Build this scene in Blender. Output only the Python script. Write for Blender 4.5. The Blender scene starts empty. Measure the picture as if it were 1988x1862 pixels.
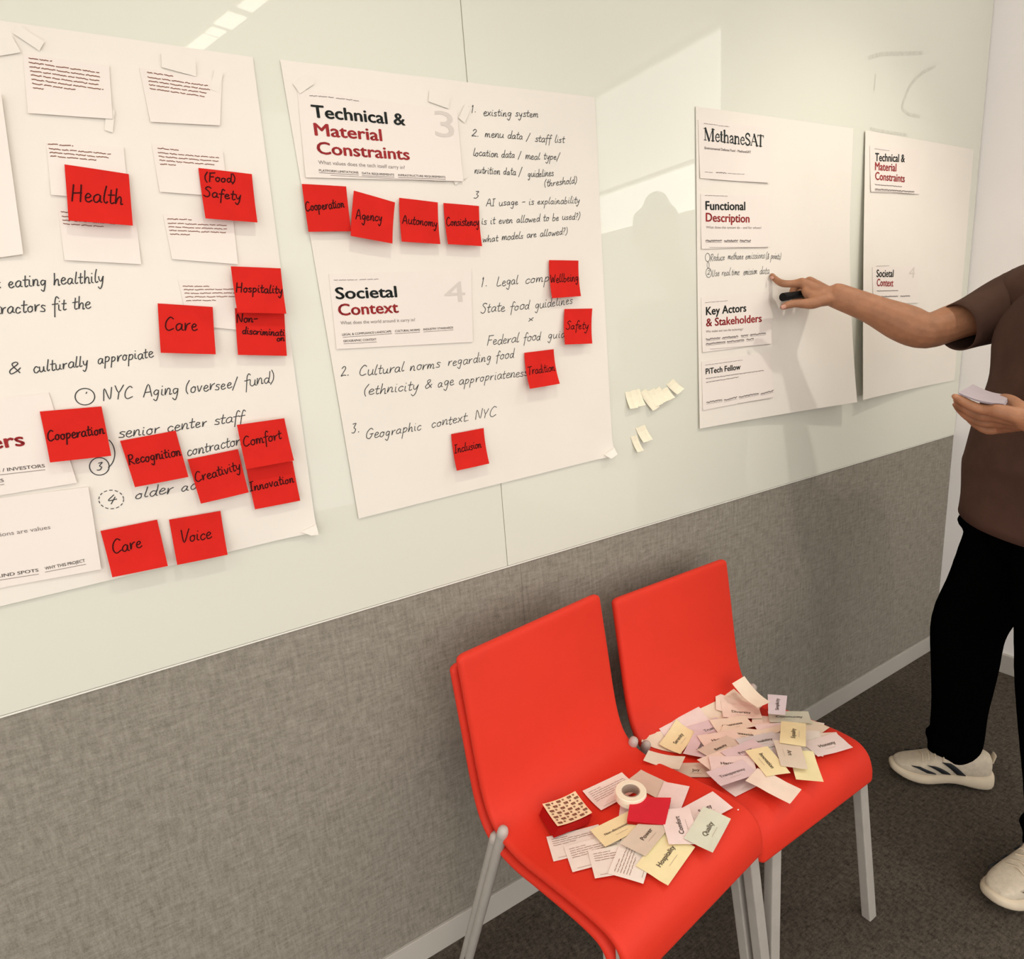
import bpy, bmesh, math, random
from mathutils import Vector, Matrix
random.seed(7)
V = Vector
sc = bpy.context.scene
COL = sc.collection
# ------------------------------------------------------------------ camera, world, lights, exposure
CAM = V((0, -1.12367, 1.38787))
FW = V((0.48881791, 0.84053686, -0.23356976)).normalized()
RT = V((0.85252393, -0.51705526, -0.07652979)).normalized()
DN = V((-0.18509458, -0.16171468, -0.96932366)).normalized()
FPX = 1203.14
cd = bpy.data.cameras.new('camera'); cam = bpy.data.objects.new('camera', cd); COL.objects.link(cam)
cd.sensor_fit = 'HORIZONTAL'; cd.sensor_width = 36; cd.lens = 36*FPX/1988; cd.clip_start = .02
m = Matrix((RT, -DN, -FW)).transposed().to_4x4(); m.translation = CAM
cam.matrix_world = m
sc.camera = cam
w = bpy.data.worlds.new('world'); sc.world = w; w.use_nodes = True
bg = w.node_tree.nodes['Background']; bg.inputs[0].default_value = (1.0, .957, .92, 1); bg.inputs[1].default_value = 2.5
sc.view_settings.view_transform = 'Standard'; sc.view_settings.look = 'None'
sc.view_settings.gamma = 1; sc.view_settings.use_curve_mapping = False; sc.view_settings.exposure = -.30
LAMP_COL = (1.0, .91, .79, 1)
FILL_LEFT = 2.5
LAMP_ROW = 11.0

def spot(x, y, z, tx, ty, tz, watts, deg, rad=.03):
    l = bpy.data.lights.new('key_fill_spot', 'SPOT'); l.energy = watts; l.color = (1, .93, .82); l.spot_size = math.radians(deg); l.spot_blend = .7; l.shadow_soft_size = rad
    o = bpy.data.objects.new('key_fill_spot', l); COL.objects.link(o); o.location = (x, y, z)
    o.rotation_euler = (V((tx, ty, tz))-V((x, y, z))).to_track_quat('-Z', 'Y').to_euler()
SPOTS = [(1.78, -.96, 2.62, 1.74, -.12, .75), (.35, -1.05, 2.62, .35, -.15, .55), (-.95, -1.05, 2.62, -.6, -.15, .55)]  # first is the key light; the rest are fill added for the lower board
for s_, w_ in zip(SPOTS, (40, 22, 18)): spot(*s_, w_, 84)

def ray(u, v): return FW + RT*((u-994)/FPX) + DN*((v-931)/FPX)
def aty(u, v, y=0.):
    D = ray(u, v); return CAM + D*((y-CAM.y)/D.y)
def atz(u, v, z=0.):
    D = ray(u, v); return CAM + D*((z-CAM.z)/D.z)
# ------------------------------------------------------------------ materials
def mat(name, col, rough=.6, spec=.5, var=0., vscale=30., bump=0., bscale=200., coat=0., metal=0., emit=0., stretch=None, detail=4., sheen=0., col2=None):
    mt = bpy.data.materials.new(name); mt.use_nodes = True
    nt = mt.node_tree; b = nt.nodes['Principled BSDF']
    c = (*col, 1)
    b.inputs['Base Color'].default_value = c
    b.inputs['Roughness'].default_value = rough
    b.inputs['Specular IOR Level'].default_value = spec
    b.inputs['Metallic'].default_value = metal
    if coat: b.inputs['Coat Weight'].default_value = coat; b.inputs['Coat Roughness'].default_value = .015
    if sheen: b.inputs['Sheen Weight'].default_value = sheen; b.inputs['Sheen Roughness'].default_value = .5
    if emit: b.inputs['Emission Color'].default_value = c; b.inputs['Emission Strength'].default_value = emit
    tc = nt.nodes.new('ShaderNodeTexCoord'); mp = nt.nodes.new('ShaderNodeMapping')
    nt.links.new(tc.outputs['Object'], mp.inputs[0])
    if stretch: mp.inputs['Scale'].default_value = stretch
    if var or col2:
        n = nt.nodes.new('ShaderNodeTexNoise'); n.inputs['Scale'].default_value = vscale; n.inputs['Detail'].default_value = detail
        nt.links.new(mp.outputs[0], n.inputs[0])
        r = nt.nodes.new('ShaderNodeValToRGB')
        if col2: a, d = c, (*col2, 1)
        else: a = (*[x*(1-var) for x in col], 1); d = (*[min(1, x*(1+var)) for x in col], 1)
        r.color_ramp.elements[0].color = a; r.color_ramp.elements[1].color = d
        r.color_ramp.elements[0].position = .3; r.color_ramp.elements[1].position = .7
        nt.links.new(n.outputs[0], r.inputs[0]); nt.links.new(r.outputs[0], b.inputs['Base Color'])
    if bump:
        n2 = nt.nodes.new('ShaderNodeTexNoise'); n2.inputs['Scale'].default_value = bscale; n2.inputs['Detail'].default_value = 3
        nt.links.new(mp.outputs[0], n2.inputs[0])
        bn = nt.nodes.new('ShaderNodeBump'); bn.inputs['Strength'].default_value = bump; bn.inputs['Distance'].default_value = .002
        nt.links.new(n2.outputs[0], bn.inputs['Height']); nt.links.new(bn.outputs[0], b.inputs['Normal'])
    return mt
M = {}
M['glass'] = mat('back_painted_glass', (.725, .725, .625), .35, .35, coat=1.0)
_b = M['glass'].node_tree.nodes['Principled BSDF']; _b.inputs['Specular IOR Level'].default_value = .1; _b.inputs['Coat IOR'].default_value = 1.38
def woven(name, lo, hi, sc1, sc2, fine, bump):
    mt = bpy.data.materials.new(name); mt.use_nodes = True; nt = mt.node_tree; b = nt.nodes['Principled BSDF']; N = nt.nodes.new; L = nt.links.new
    b.inputs['Roughness'].default_value = .95; b.inputs['Specular IOR Level'].default_value = .08
    tc = N('ShaderNodeTexCoord'); outs = []
    for k, (sc3, s) in enumerate((sc1, sc2, (fine, 1.))):
        mp = N('ShaderNodeMapping'); mp.inputs['Scale'].default_value = sc3; L(tc.outputs['Object'], mp.inputs[0])
        n = N('ShaderNodeTexNoise'); n.inputs['Scale'].default_value = s; n.inputs['Detail'].default_value = 6; n.inputs['Roughness'].default_value = .65; L(mp.outputs[0], n.inputs[0]); outs.append(n.outputs[0])
    a = N('ShaderNodeMath'); a.operation = 'ADD'; L(outs[0], a.inputs[0]); L(outs[1], a.inputs[1])
    c = N('ShaderNodeMath'); c.operation = 'MULTIPLY_ADD'; L(outs[2], c.inputs[0]); c.inputs[1].default_value = .9; L(a.outputs[0], c.inputs[2])
    d = N('ShaderNodeMath'); d.operation = 'DIVIDE'; L(c.outputs[0], d.inputs[0]); d.inputs[1].default_value = 2.9
    r = N('ShaderNodeValToRGB'); r.color_ramp.elements[0].position = .36; r.color_ramp.elements[1].position = .64; r.color_ramp.elements[0].color = (*lo, 1); r.color_ramp.elements[1].color = (*hi, 1)
    L(d.outputs[0], r.inputs[0]); L(r.outputs[0], b.inputs['Base Color'])
    bn = N('ShaderNodeBump'); bn.inputs['Strength'].default_value = bump; bn.inputs['Distance'].default_value = .0015; L(d.outputs[0], bn.inputs['Height']); L(bn.outputs[0], b.inputs['Normal'])
    return mt
M['fabric'] = woven('grey_heather_fabric', (.165, .148, .118), (.375, .345, .29), ((25, 1, 130), 1.), ((130, 1, 25), 1.), (330, 330, 330), .35)
M['carpet'] = woven('dark_carpet', (.014, .011, .008), (.150, .127, .100), ((60, 200, 1), 1.), ((110, 60, 1), 1.), (420, 300, 10), 1.)
M['white_wall'] = mat('matt_white_paint', (.92, .89, .87), .85, .2, var=.02, vscale=3)
M['ceiling'] = mat('ceiling_paint', (.74, .71, .65), .9, .1, var=.02)
M['grey_wall'] = mat('beige_wall_paint', (.62, .58, .50), .9, .1, var=.03)
M['base'] = mat('brushed_aluminium_paint', (.50, .47, .42), .45, .4, var=.04, vscale=4)
M['trim'] = mat('pale_trim', (.85, .83, .74), .4, .4)
M['dark'] = mat('dark_gap', (.05, .045, .04), .8, .1)
M['paper'] = mat('flip_chart_paper', (.82, .77, .69), .8, .15, var=.015, vscale=6, bump=.12, bscale=60)
M['card_white'] = mat('printed_card_paper', (.83, .755, .69), .75, .2, var=.012, vscale=8, bump=.08, bscale=60)
M['note'] = mat('red_sticky_paper', (.63, .020, .014), .8, .1, var=.05, vscale=25, bump=.1, bscale=120)
M['pad_red'] = mat('crimson_pad_paper', (.62, .018, .034), .75, .2, var=.05, vscale=25)
M['pad_side'] = mat('red_pad_side', (.40, .008, .006), .8, .1, bump=.6, bscale=300, stretch=(1, 1, 8))
M['ink'] = mat('black_marker_ink', (.045, .045, .045), .6, .2)
M['ink_note'] = mat('marker_ink_on_red', (.035, .003, .003), .6, .1)
M['ink_grey'] = mat('grey_pen_ink', (.10, .10, .10), .6, .2)
M['print'] = mat('black_print', (.010, .014, .012), .6, .2)
M['print_red'] = mat('dark_red_print', (.33, .022, .024), .6, .2)
M['print_grey'] = mat('grey_print', (.22, .19, .18), .7, .2)
M['print_pale'] = mat('pale_grey_print', (.66, .60, .54), .7, .2)
M['print_brown'] = mat('brown_print', (.22, .085, .05), .7, .2)
M['smudge'] = mat('faint_marker_ghost', (.62, .61, .53), .5, .1, var=.08, vscale=60)
M['tape'] = mat('masking_tape', (.86, .80, .62), .7, .2, bump=.2, bscale=300)
M['tape_core'] = mat('card_tape_core', (.42, .33, .26), .85, .1, var=.1)
M['chair'] = mat('red_polyurethane', (.70, .034, .015), .55, .25, var=.04, vscale=5, bump=.12, bscale=500)
M['leg'] = mat('satin_grey_metal', (.40, .37, .33), .5, .4, var=.04, bump=.1, bscale=400)
M['cap'] = mat('leg_cap_grey', (.50, .44, .40), .5, .4)
M['skin'] = mat('skin', (.36, .165, .085), .55, .35, vscale=40, var=.14, bump=.25, bscale=350)
M['nail'] = mat('nail', (.50, .25, .18), .35, .4)
M['hair'] = mat('dark_hair', (.02, .014, .010), .6, .3, bump=.8, bscale=300)
M['shirt'] = mat('brown_cotton', (.075, .041, .030), .95, .08, vscale=14, var=.14, bump=.25, bscale=600)
M['trouser'] = mat('black_cotton', (.0016, .0016, .0016), 1., .0)
M['shoe'] = mat('cream_mesh', (.62, .54, .42), .8, .2, var=.08, vscale=90, bump=.5, bscale=500)
M['sole'] = mat('foam_sole', (.66, .56, .42), .7, .2, var=.08, vscale=20)
M['stripe'] = mat('dark_stripe', (.014, .016, .02), .6, .3)
M['pen'] = mat('black_plastic', (.004, .004, .004), .6, .15)
M['eye'] = mat('eye', (.03, .02, .015), .2, .5)
M['lamp'] = mat('lit_lamp_panel', LAMP_COL[:3], .5, .2, emit=LAMP_ROW)
M['fill_left'] = mat('fill_lamp_panel_left', LAMP_COL[:3], .5, .2, emit=FILL_LEFT)
CC = {'pink': (.86, .72, .68), 'peach': (.86, .72, .60), 'cream': (.85, .74, .58), 'yellow': (.88, .77, .45), 'mauve': (.74, .60, .61),
      'lav': (.68, .60, .62), 'green': (.68, .70, .56), 'tan': (.70, .60, .48), 'white': (.87, .80, .72), 'blue': (.66, .64, .62), 'lilac': (.44,.375,.40)}  # lilac is darkened: the shade on the held cards is in its colour
for k, c in CC.items(): M['c_'+k] = mat(k+'_card_stock', c, .8, .15, var=.03, vscale=40)

# ------------------------------------------------------------------ helpers
def link(name, me, mt, parent=None, smooth=False):
    o = bpy.data.objects.new(name, me); COL.objects.link(o)
    if mt: me.materials.append(mt)
    if parent: o.parent = parent
    if smooth: me.polygons.foreach_set('use_smooth', [True]*len(me.polygons))
    return o
def mesh(name, vs, fs, mt, parent=None, smooth=False):
    me = bpy.data.meshes.new(name); me.from_pydata([tuple(v) for v in vs], [], fs); me.update()
    return link(name, me, mt, parent, smooth)
def tag(o, label=None, cat=None, group=None, kind=None):
    if label: o['label'] = label
    if cat: o['category'] = cat
    if group: o['group'] = group
    if kind: o['kind'] = kind
    return o
def empty(name, loc=(0, 0, 0)):
    o = bpy.data.objects.new(name, None); o.location = loc; o.empty_display_size = .05; COL.objects.link(o)
    return o
class PB:            # poly bag
    def __init__(s): s.v = []; s.f = []; s.mk = []
    def mark(s): s.mk.append((len(s.v), len(s.f)))
    def add(s, vs, fs):
        n = len(s.v); s.v += [V(x) for x in vs]; s.f += [tuple(i+n for i in f) for f in fs]
    def box(s, a, b):
        x0, y0, z0 = a; x1, y1, z1 = b
        s.add([(x0,y0,z0),(x1,y0,z0),(x1,y1,z0),(x0,y1,z0),(x0,y0,z1),(x1,y0,z1),(x1,y1,z1),(x0,y1,z1)],
              [(0,3,2,1),(4,5,6,7),(0,1,5,4),(1,2,6,5),(2,3,7,6),(3,0,4,7)])
    def build(s, name, mt, parent=None, smooth=False, bevel=0):
        o = mesh(name, s.v, s.f, mt, parent, smooth)
        if bevel:
            b = o.modifiers.new('b', 'BEVEL'); b.width = bevel; b.segments = 2
        return o
def box(name, a, b, mt, parent=None, bevel=0):
    p = PB(); p.box(a, b); return p.build(name, mt, parent, False, bevel)
def catmull(pts, n=6):
    if len(pts) < 3: return [V(p) for p in pts]
    P = [V(p) for p in pts]; P = [P[0]*2-P[1]] + P + [P[-1]*2-P[-2]]; out = []
    for i in range(1, len(P)-2):
        for k in range(n):
            t = k/n
            out.append(.5*((2*P[i])+(P[i+1]-P[i-1])*t+(2*P[i-1]-5*P[i]+4*P[i+1]-P[i+2])*t*t+(3*P[i]-P[i-1]-3*P[i+1]+P[i+2])*t**3))
    out.append(P[-2]); return out
def loft(pb, pts, rad, up=V((0, 0, 1)), n=14, cap=True, smooth=4):
    """elliptical tube: pts centre line, rad list of (r_side, r_up) or r; rounded ends"""
    pts = [V(p) for p in pts]; rad = [(r, r) if not isinstance(r, tuple) else r for r in rad]
    C = catmull([(*p, ) for p in pts], smooth) if len(pts) > 2 else pts
    R = catmull([(a, b, 0) for a, b in rad], smooth) if len(pts) > 2 else [V((a, b, 0)) for a, b in rad]
    rings = []
    for i, c in enumerate(C):
        t = (C[min(i+1, len(C)-1)]-C[max(i-1, 0)]).normalized()
        s = t.cross(up); s = s.normalized() if s.length > 1e-4 else t.orthogonal().normalized()
        u = s.cross(t).normalized(); rings.append((c, s, u, R[i].x, R[i].y, t))
    if cap:
        def capr(r, sg):
            c, s, u, a, b, t = r; k = min(a, b)
            return [(c+t*sg*k*math.sin(q), s, u, a*math.cos(q), b*math.cos(q), t) for q in (.5, 1.0, 1.4)]
        rings = capr(rings[0], -1)[::-1] + rings + capr(rings[-1], 1)
    vs = []; fs = []
    for c, s, u, a, b, t in rings:
        for k in range(n):
            q = 2*math.pi*k/n; vs.append(c+s*a*math.cos(q)+u*b*math.sin(q))
    for i in range(len(rings)-1):
        for k in range(n):
            fs.append((i*n+k, i*n+(k+1) % n, (i+1)*n+(k+1) % n, (i+1)*n+k))
    if cap:
        fs.append(tuple(range(n))[::-1]); fs.append(tuple((len(rings)-1)*n+k for k in range(n)))
    pb.add(vs, fs); return C
def patch_grid(nu, nv, fn, thick=0.):
    """grid surface fn(u,v)->Vector, u right v down"""
    vs = [fn(i/nu, j/nv) for j in range(nv+1) for i in range(nu+1)]
    fs = [(j*(nu+1)+i, (j+1)*(nu+1)+i, (j+1)*(nu+1)+i+1, j*(nu+1)+i+1) for j in range(nv) for i in range(nu)]
    return vs, fs
def sheet(name, nu, nv, fn, mt, parent=None, thick=.0004, back=V((0, 1, 0))):
    vs, fs = patch_grid(nu, nv, fn)
    n = len(vs); vs = vs+[v+back*thick for v in vs]; fs2 = [tuple(i+n for i in f[::-1]) for f in fs]
    bd = [i for i in range(nu+1)]+[j*(nu+1)+nu for j in range(1, nv+1)]+[nv*(nu+1)+i for i in range(nu-1, -1, -1)]+[j*(nu+1) for j in range(nv-1, 0, -1)]
    ed = [(bd[k], bd[(k+1) % len(bd)], bd[(k+1) % len(bd)]+n, bd[k]+n) for k in range(len(bd))]
    return mesh(name, vs, fs+fs2+ed, mt, parent, False)

# ------------------------------------------------------------------ lettering
G = {}
def g(ch, w, *st): G[ch] = (w, [[tuple(float(x) for x in p.split(',')) for p in s.split()] for s in st])
g('a', 1.0, '.8,.85 .5,1 .15,.7 .1,.25 .35,0 .7,.3 .82,.9 .8,.2 1,.05')
g('b', .95, '.2,2 .15,1 .12,.1 .5,0 .8,.4 .6,.9 .2,.7')
g('c', .8, '.75,.8 .45,1 .1,.6 .2,.1 .5,0 .8,.25')
g('d', 1.0, '.8,.8 .4,.95 .1,.5 .3,.0 .65,.2 .85,1 .9,2', '.85,1 .8,.2 1,.0')
g('e', .85, '.1,.5 .5,.55 .7,.8 .4,1 .1,.6 .2,.1 .5,0 .85,.2')
g('f', .7, '.85,1.8 .6,2.05 .4,1.6 .35,.6 .3,-.9', '.0,.95 .8,1.05')
g('g', .95, '.8,.85 .4,1 .1,.6 .35,.15 .7,.5 .8,.95 .75,0 .5,-.9 .1,-.6')
g('h', .95, '.2,2 .15,1 .1,0 .3,.7 .6,1 .75,.7 .75,0 .95,.05')
g('i', .45, '.15,1 .15,.2 .4,.05', '.2,1.5 .22,1.55')
g('j', .5, '.3,1 .3,-.4 .0,-.9', '.32,1.5 .34,1.55')
g('k', .9, '.2,2 .15,0', '.7,1 .2,.5 .8,0')
g('l', .5, '.35,2 .2,1.2 .12,.3 .3,0 .5,.15')
g('m', 1.4, '.1,1 .1,0 .3,.85 .5,.95 .6,.6 .6,0 .8,.85 1.05,.95 1.15,.6 1.12,.05 1.4,.1')
g('n', 1.0, '.1,1 .1,0 .35,.85 .6,1 .75,.7 .72,.05 1,.1')
g('o', .9, '.5,1 .15,.75 .12,.2 .45,0 .75,.3 .7,.8 .45,1 .85,.85')
g('p', .95, '.2,1 .12,0 .05,-1', '.18,.7 .5,1 .8,.7 .6,.2 .2,.1')
g('q', .95, '.8,.85 .4,1 .1,.6 .35,.15 .7,.5 .8,.95 .75,-1 1,-.8')
g('r', .75, '.12,1 .12,0 .3,.75 .7,1')
g('s', .75, '.7,.9 .35,1 .15,.75 .6,.4 .55,.05 .05,.1')
g('t', .65, '.35,1.7 .25,.3 .4,.0 .65,.15', '.0,1.05 .7,1.1')
g('u', 1.0, '.1,1 .1,.3 .35,0 .7,.3 .8,1 .78,.2 1,.05')
g('v', .85, '.05,1 .35,0 .75,1')
g('w', 1.2, '.05,1 .3,0 .6,.8 .85,0 1.15,1')
g('x', .85, '.05,.95 .75,0', '.75,1 .05,.0')
g('y', .9, '.1,1 .15,.4 .45,.2 .75,.9', '.78,1 .6,-.4 .3,-1 .0,-.7')
g('z', .85, '.1,1 .7,1 .1,0 .8,.05')
g('A', 1.3, '.05,0 .65,2 1.2,0', '.3,.7 1.05,.75')
g('C', 1.25, '1.15,1.75 .75,2 .25,1.4 .15,.5 .55,0 1.2,.3')
g('F', 1.1, '.3,2 .15,0', '.25,1.95 1.15,2.05', '.2,1.1 .9,1.15')
g('G', 1.35, '1.15,1.75 .75,2 .2,1.3 .2,.3 .7,0 1.05,.5 1.1,.9', '.7,.9 1.3,.9')
g('H', 1.4, '.25,2 .15,0', '1.15,2.05 1.05,0', '.2,1 1.15,1.1')
g('I', .8, '.4,1.95 .3,0', '.1,1.95 .75,2', '.0,0 .6,.02')
g('L', 1.1, '.35,2 .15,.6 .1,.1 .4,.0 1.05,.15')
g('N', 1.35, '.15,0 .2,1.9 1.0,.1 1.15,2')
g('P', 1.15, '.25,2 .15,0', '.2,1.9 .8,2 1.05,1.5 .7,1.0 .2,.95')
g('R', 1.2, '.25,2 .15,0', '.2,1.9 .8,2 1.0,1.5 .7,1.1 .2,1.0 .7,.5 1.15,0')
g('S', 1.05, '1.0,1.8 .6,2.05 .25,1.6 .75,1.0 .8,.3 .4,0 .0,.25')
g('T', 1.2, '.65,1.95 .5,0', '.05,1.95 1.25,2.0')
g('U', 1.2, '.15,2 .15,.5 .5,0 .95,.4 1.05,2')
g('V', 1.2, '.05,2 .5,0 1.15,2.05')
g('W', 1.6, '.05,2 .4,.05 .8,1.4 1.1,.05 1.55,2')
g('Y', 1.2, '.1,2 .55,1.0 1.1,2', '.6,1 .5,0')
g('1', .8, '.25,1.6 .45,1.9 .3,0')
g('2', 1.0, '.15,1.5 .5,1.9 .8,1.5 .5,.8 .1,.05 .5,.15 .95,.05')
g('3', .95, '.2,1.8 .7,1.85 .4,1.1 .75,.7 .5,.05 .1,.1')
g('4', 1.0, '.5,1.9 .1,.8 .95,.9', '.7,1.4 .55,0')
g('/', .9, '.75,2.1 .0,-.4')
g('(', .6, '.55,2.1 .15,1.2 .15,.3 .4,-.3')
g(')', .6, '.1,2.1 .4,1.3 .35,.4 .0,-.3')
g('&', 1.2, '1.1,.1 .35,1.3 .6,1.7 .8,1.4 .2,.5 .4,0 .8,.3 1.1,.8')
g('-', .9, '.1,.8 .75,.85')
g('?', .75, '.1,1.6 .45,1.9 .6,1.4 .3,.9 .28,.6', '.28,.1 .3,.05')
g('.', .5, '.15,.05 .2,.1')
g(':', .5, '.15,.1 .2,.15', '.2,.8 .22,.85')
g("'", .4, '.2,2 .15,1.7')
def hand_strokes(text, rnd=.09, track=1.0):
    x = 0; out = []
    for ch in text:
        if ch == ' ': x += .9; continue
        w, st = G[ch]; jy = random.uniform(-rnd, rnd); js = random.uniform(1-rnd, 1+rnd)
        for s in st:
            pts = [(x+px*js, py*js+jy, 0) for px, py in s]
            pts = [(a+random.uniform(-rnd, rnd)*.35, b+random.uniform(-rnd, rnd)*.35, 0) for a, b, _ in pts]
            out.append([(p.x, p.y) for p in catmull(pts, 4)])
        x += w*track+.12
    return out, max(x-.12, .1)
def ribbon(pb, P3, wd, N):
    """P3 list of points on surface, N outward normal"""
    n = len(P3)
    if n < 2: return
    L = []; 
    for i, p in enumerate(P3):
        t = P3[min(i+1, n-1)]-P3[max(i-1, 0)]
        if t.length < 1e-7: t = V((1, 0, 0))
        s = t.normalized().cross(N).normalized()*wd*.5
        L += [p-s, p+s]
    e0 = (P3[0]-P3[1]).normalized()*wd*.35; e1 = (P3[-1]-P3[-2]).normalized()*wd*.35
    L[0] += e0; L[1] += e0; L[-2] += e1; L[-1] += e1
    pb.add(L, [(2*i, 2*i+2, 2*i+3, 2*i+1) for i in range(n-1)])
class Frame:         # maps (x along, y up) text units to a point; surface function S(X,Z)->offset
    def __init__(s, p0, p1, length, asp=1.0, hgt=None):
        s.o = p0; d = p1-p0; s.sx = d.length/length; s.ex = d.normalized(); s.ey = V((-s.ex.z, 0, s.ex.x))
        s.sy = hgt if hgt else s.sx
    def __call__(s, x, y): return s.o+s.ex*(x*s.sx)+s.ey*(y*s.sy)
NRM = V((0, -1, 0))
def off_none(X, Z): return .0025
def write_hand(pb, text, u0, v0, u1, v1, xh=None, wd=.0016, S=off_none, track=1., slant=.22):
    pb.mark()
    st, L = hand_strokes(text, track=track)
    F = Frame(aty(u0, v0), aty(u1, v1), L, hgt=xh)
    for s in st:
        pts = []
        for x, y in s:
            p = F(x+slant*y, y); p = V((p.x, -S(p.x, p.z)-.0005, p.z)); pts.append(p)
        ribbon(pb, pts, wd, NRM)
FONT = None
def font_mesh(text, bold=.0):
    c = bpy.data.curves.new('t', 'FONT'); c.body = text; c.size = 1;  c.resolution_u = 3; c.space_character = 1.0
    o = bpy.data.objects.new('t', c); COL.objects.link(o)
    dg = bpy.context.evaluated_depsgraph_get(); me = bpy.data.meshes.new_from_object(o.evaluated_get(dg))
    vs = [v.co.copy() for v in me.vertices]; fs = [tuple(p.vertices) for p in me.polygons]
    bpy.data.objects.remove(o); bpy.data.curves.remove(c); bpy.data.meshes.remove(me)
    x0 = min(v.x for v in vs); x1 = max(v.x for v in vs)
    v1 = [V((v.x-x0, v.y, 0)) for v in vs]; n = len(v1); V_ = []; F_ = []
    for dx, dy in ([(0, 0)] if bold < .01 else [(-bold, 0), (bold, 0), (0, bold*.7), (0, -bold*.7), (0, 0)]):
        k = len(V_); V_ += [v+V((dx, dy, 0)) for v in v1]; F_ += [tuple(i+k for i in f) for f in fs]
    return V_, F_, x1-x0
_fc = {}
def font_cached(text, bold):
    k = (text, bold)
    if k not in _fc: _fc[k] = font_mesh(text, bold)
    return _fc[k]
def write_font(pb, text, u0, v0, u1, v1, cap=None, bold=.02, S=off_none):
    pb.mark()
    vs, fs, L = font_cached(text, bold)
    F = Frame(aty(u0, v0), aty(u1, v1), L, hgt=(cap/.729 if cap else None))
    out = []
    for v in vs:
        p = F(v.x, v.y); out.append(V((p.x, -S(p.x, p.z)-.0005, p.z)))
    pb.add(out, fs)
def write_lines(pb, u0, v0, u1, v1, wd=.0012, S=off_none, words=True, seed=0, jag=.5):
    """a line of unreadable small print: short broken wavy marks"""
    r = random.Random(seed+int(u0*7+v0)); A = aty(u0, v0); B = aty(u1, v1); L = (B-A).length; t = 0
    ex = (B-A).normalized(); ey = V((-ex.z, 0, ex.x))
    while t < L:
        wl = r.uniform(.006, .016)*(1 if words else 4); e = min(t+wl, L); n = max(2, int((e-t)/.0014)); pts = []
        for i in range(n+1):
            p = A+ex*(t+(e-t)*i/n)+ey*(wd*jag*r.uniform(-1, 1)); pts.append(V((p.x, -S(p.x, p.z)-.0005, p.z)))
        ribbon(pb, pts, wd, NRM); t = e+(.0022 if words else 0)
def rule(pb, u0, v0, u1, v1, wd=.0008, S=off_none):
    A = aty(u0, v0); B = aty(u1, v1)
    pts = [A.lerp(B, i/6) for i in range(7)]; ribbon(pb, [V((p.x, -S(p.x, p.z)-.0005, p.z)) for p in pts], wd, NRM)
def ringpx(pb, u, v, ru, rv, wd=.0015, S=off_none, dash=False, a0=0, a1=6.4):
    pb.mark(); n = 28; pts = []
    for i in range(n+1):
        q = a0+(a1-a0)*i/n; p = aty(u+ru*math.cos(q), v+rv*math.sin(q)); pts.append(V((p.x, -S(p.x, p.z)-.0005, p.z)))
    if dash:
        for i in range(0, n, 2): ribbon(pb, pts[i:i+2], wd, NRM)
    else: ribbon(pb, pts, wd, NRM)
# ------------------------------------------------------------------ lamps of the room, and added fill lamps
def lamp_panel(x, y, sx, sy, ang, mt, label, group):
    r = empty('ceiling_lamp', (x, y, 2.70)); r.rotation_euler.z = ang
    tag(r, label, 'ceiling lamp', group)
    p = PB(); p.box((-sx/2-.012, -sy/2-.012, -.018), (sx/2+.012, sy/2+.012, -.001)); p.build('housing', M['trim'], r)
    box('diffuser', (-sx/2, -sy/2, -.022), (sx/2, sy/2, -.0185), mt, r)
def row_pt(t): return (.462+t*.185, -2.23+t*.53)
for i, (a, b) in enumerate([(-1.2, -.75), (-.65, -.2), (0.0, .40), (.43, .54), (.60, .82), (.92, 1.25)]):
    xa, ya = row_pt(a); xb, yb = row_pt(b)
    lamp_panel((xa+xb)/2, (ya+yb)/2, .06 if i != 4 else .075, math.hypot(xb-xa, yb-ya), -math.atan2(xb-xa, yb-ya), M['lamp'],
               'narrow ceiling lamp mirrored atop the board, '+['farthest into the room', 'second farthest into the room', 'first behind the longest gap', 'short one above the round spot', 'next to the round spot', 'nearest to the glass board'][i], 'narrow lamps in a row on the ceiling')
for _x, _y, _l in ((-1.0, -1.35, 'nearest the board at the left'), (-1.05, -2.3, 'farther from the board at the left')):
    lamp_panel(_x, _y, .16, .7, 0, M['fill_left'], 'wide fill lamp added outside the view, '+_l, None)  # fill lamps added out of view to brighten the left of the board
for k_, (x, y, z, tx, ty, tz) in enumerate(SPOTS):
    r = empty('key_fill_spotlight', (x, y, 2.70)); tag(r, 'small cylindrical ceiling spotlight '+['above the pointing person', 'added as fill above the left chairs', 'added as fill beyond the left edge of the view'][k_], 'spotlight', 'ceiling spotlights')  # housings for the key spot and the added fill spots
    s = PB(); s.add([(.03*math.cos(i*.3927), .03*math.sin(i*.3927), -.001) for i in range(16)]+[(.03*math.cos(i*.3927), .03*math.sin(i*.3927), -.075) for i in range(16)], [(i, (i+1) % 16, 16+(i+1) % 16, 16+i) for i in range(16)]+[tuple(range(16))])
    s.build('lamp_housing', M['trim'], r, True)
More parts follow.
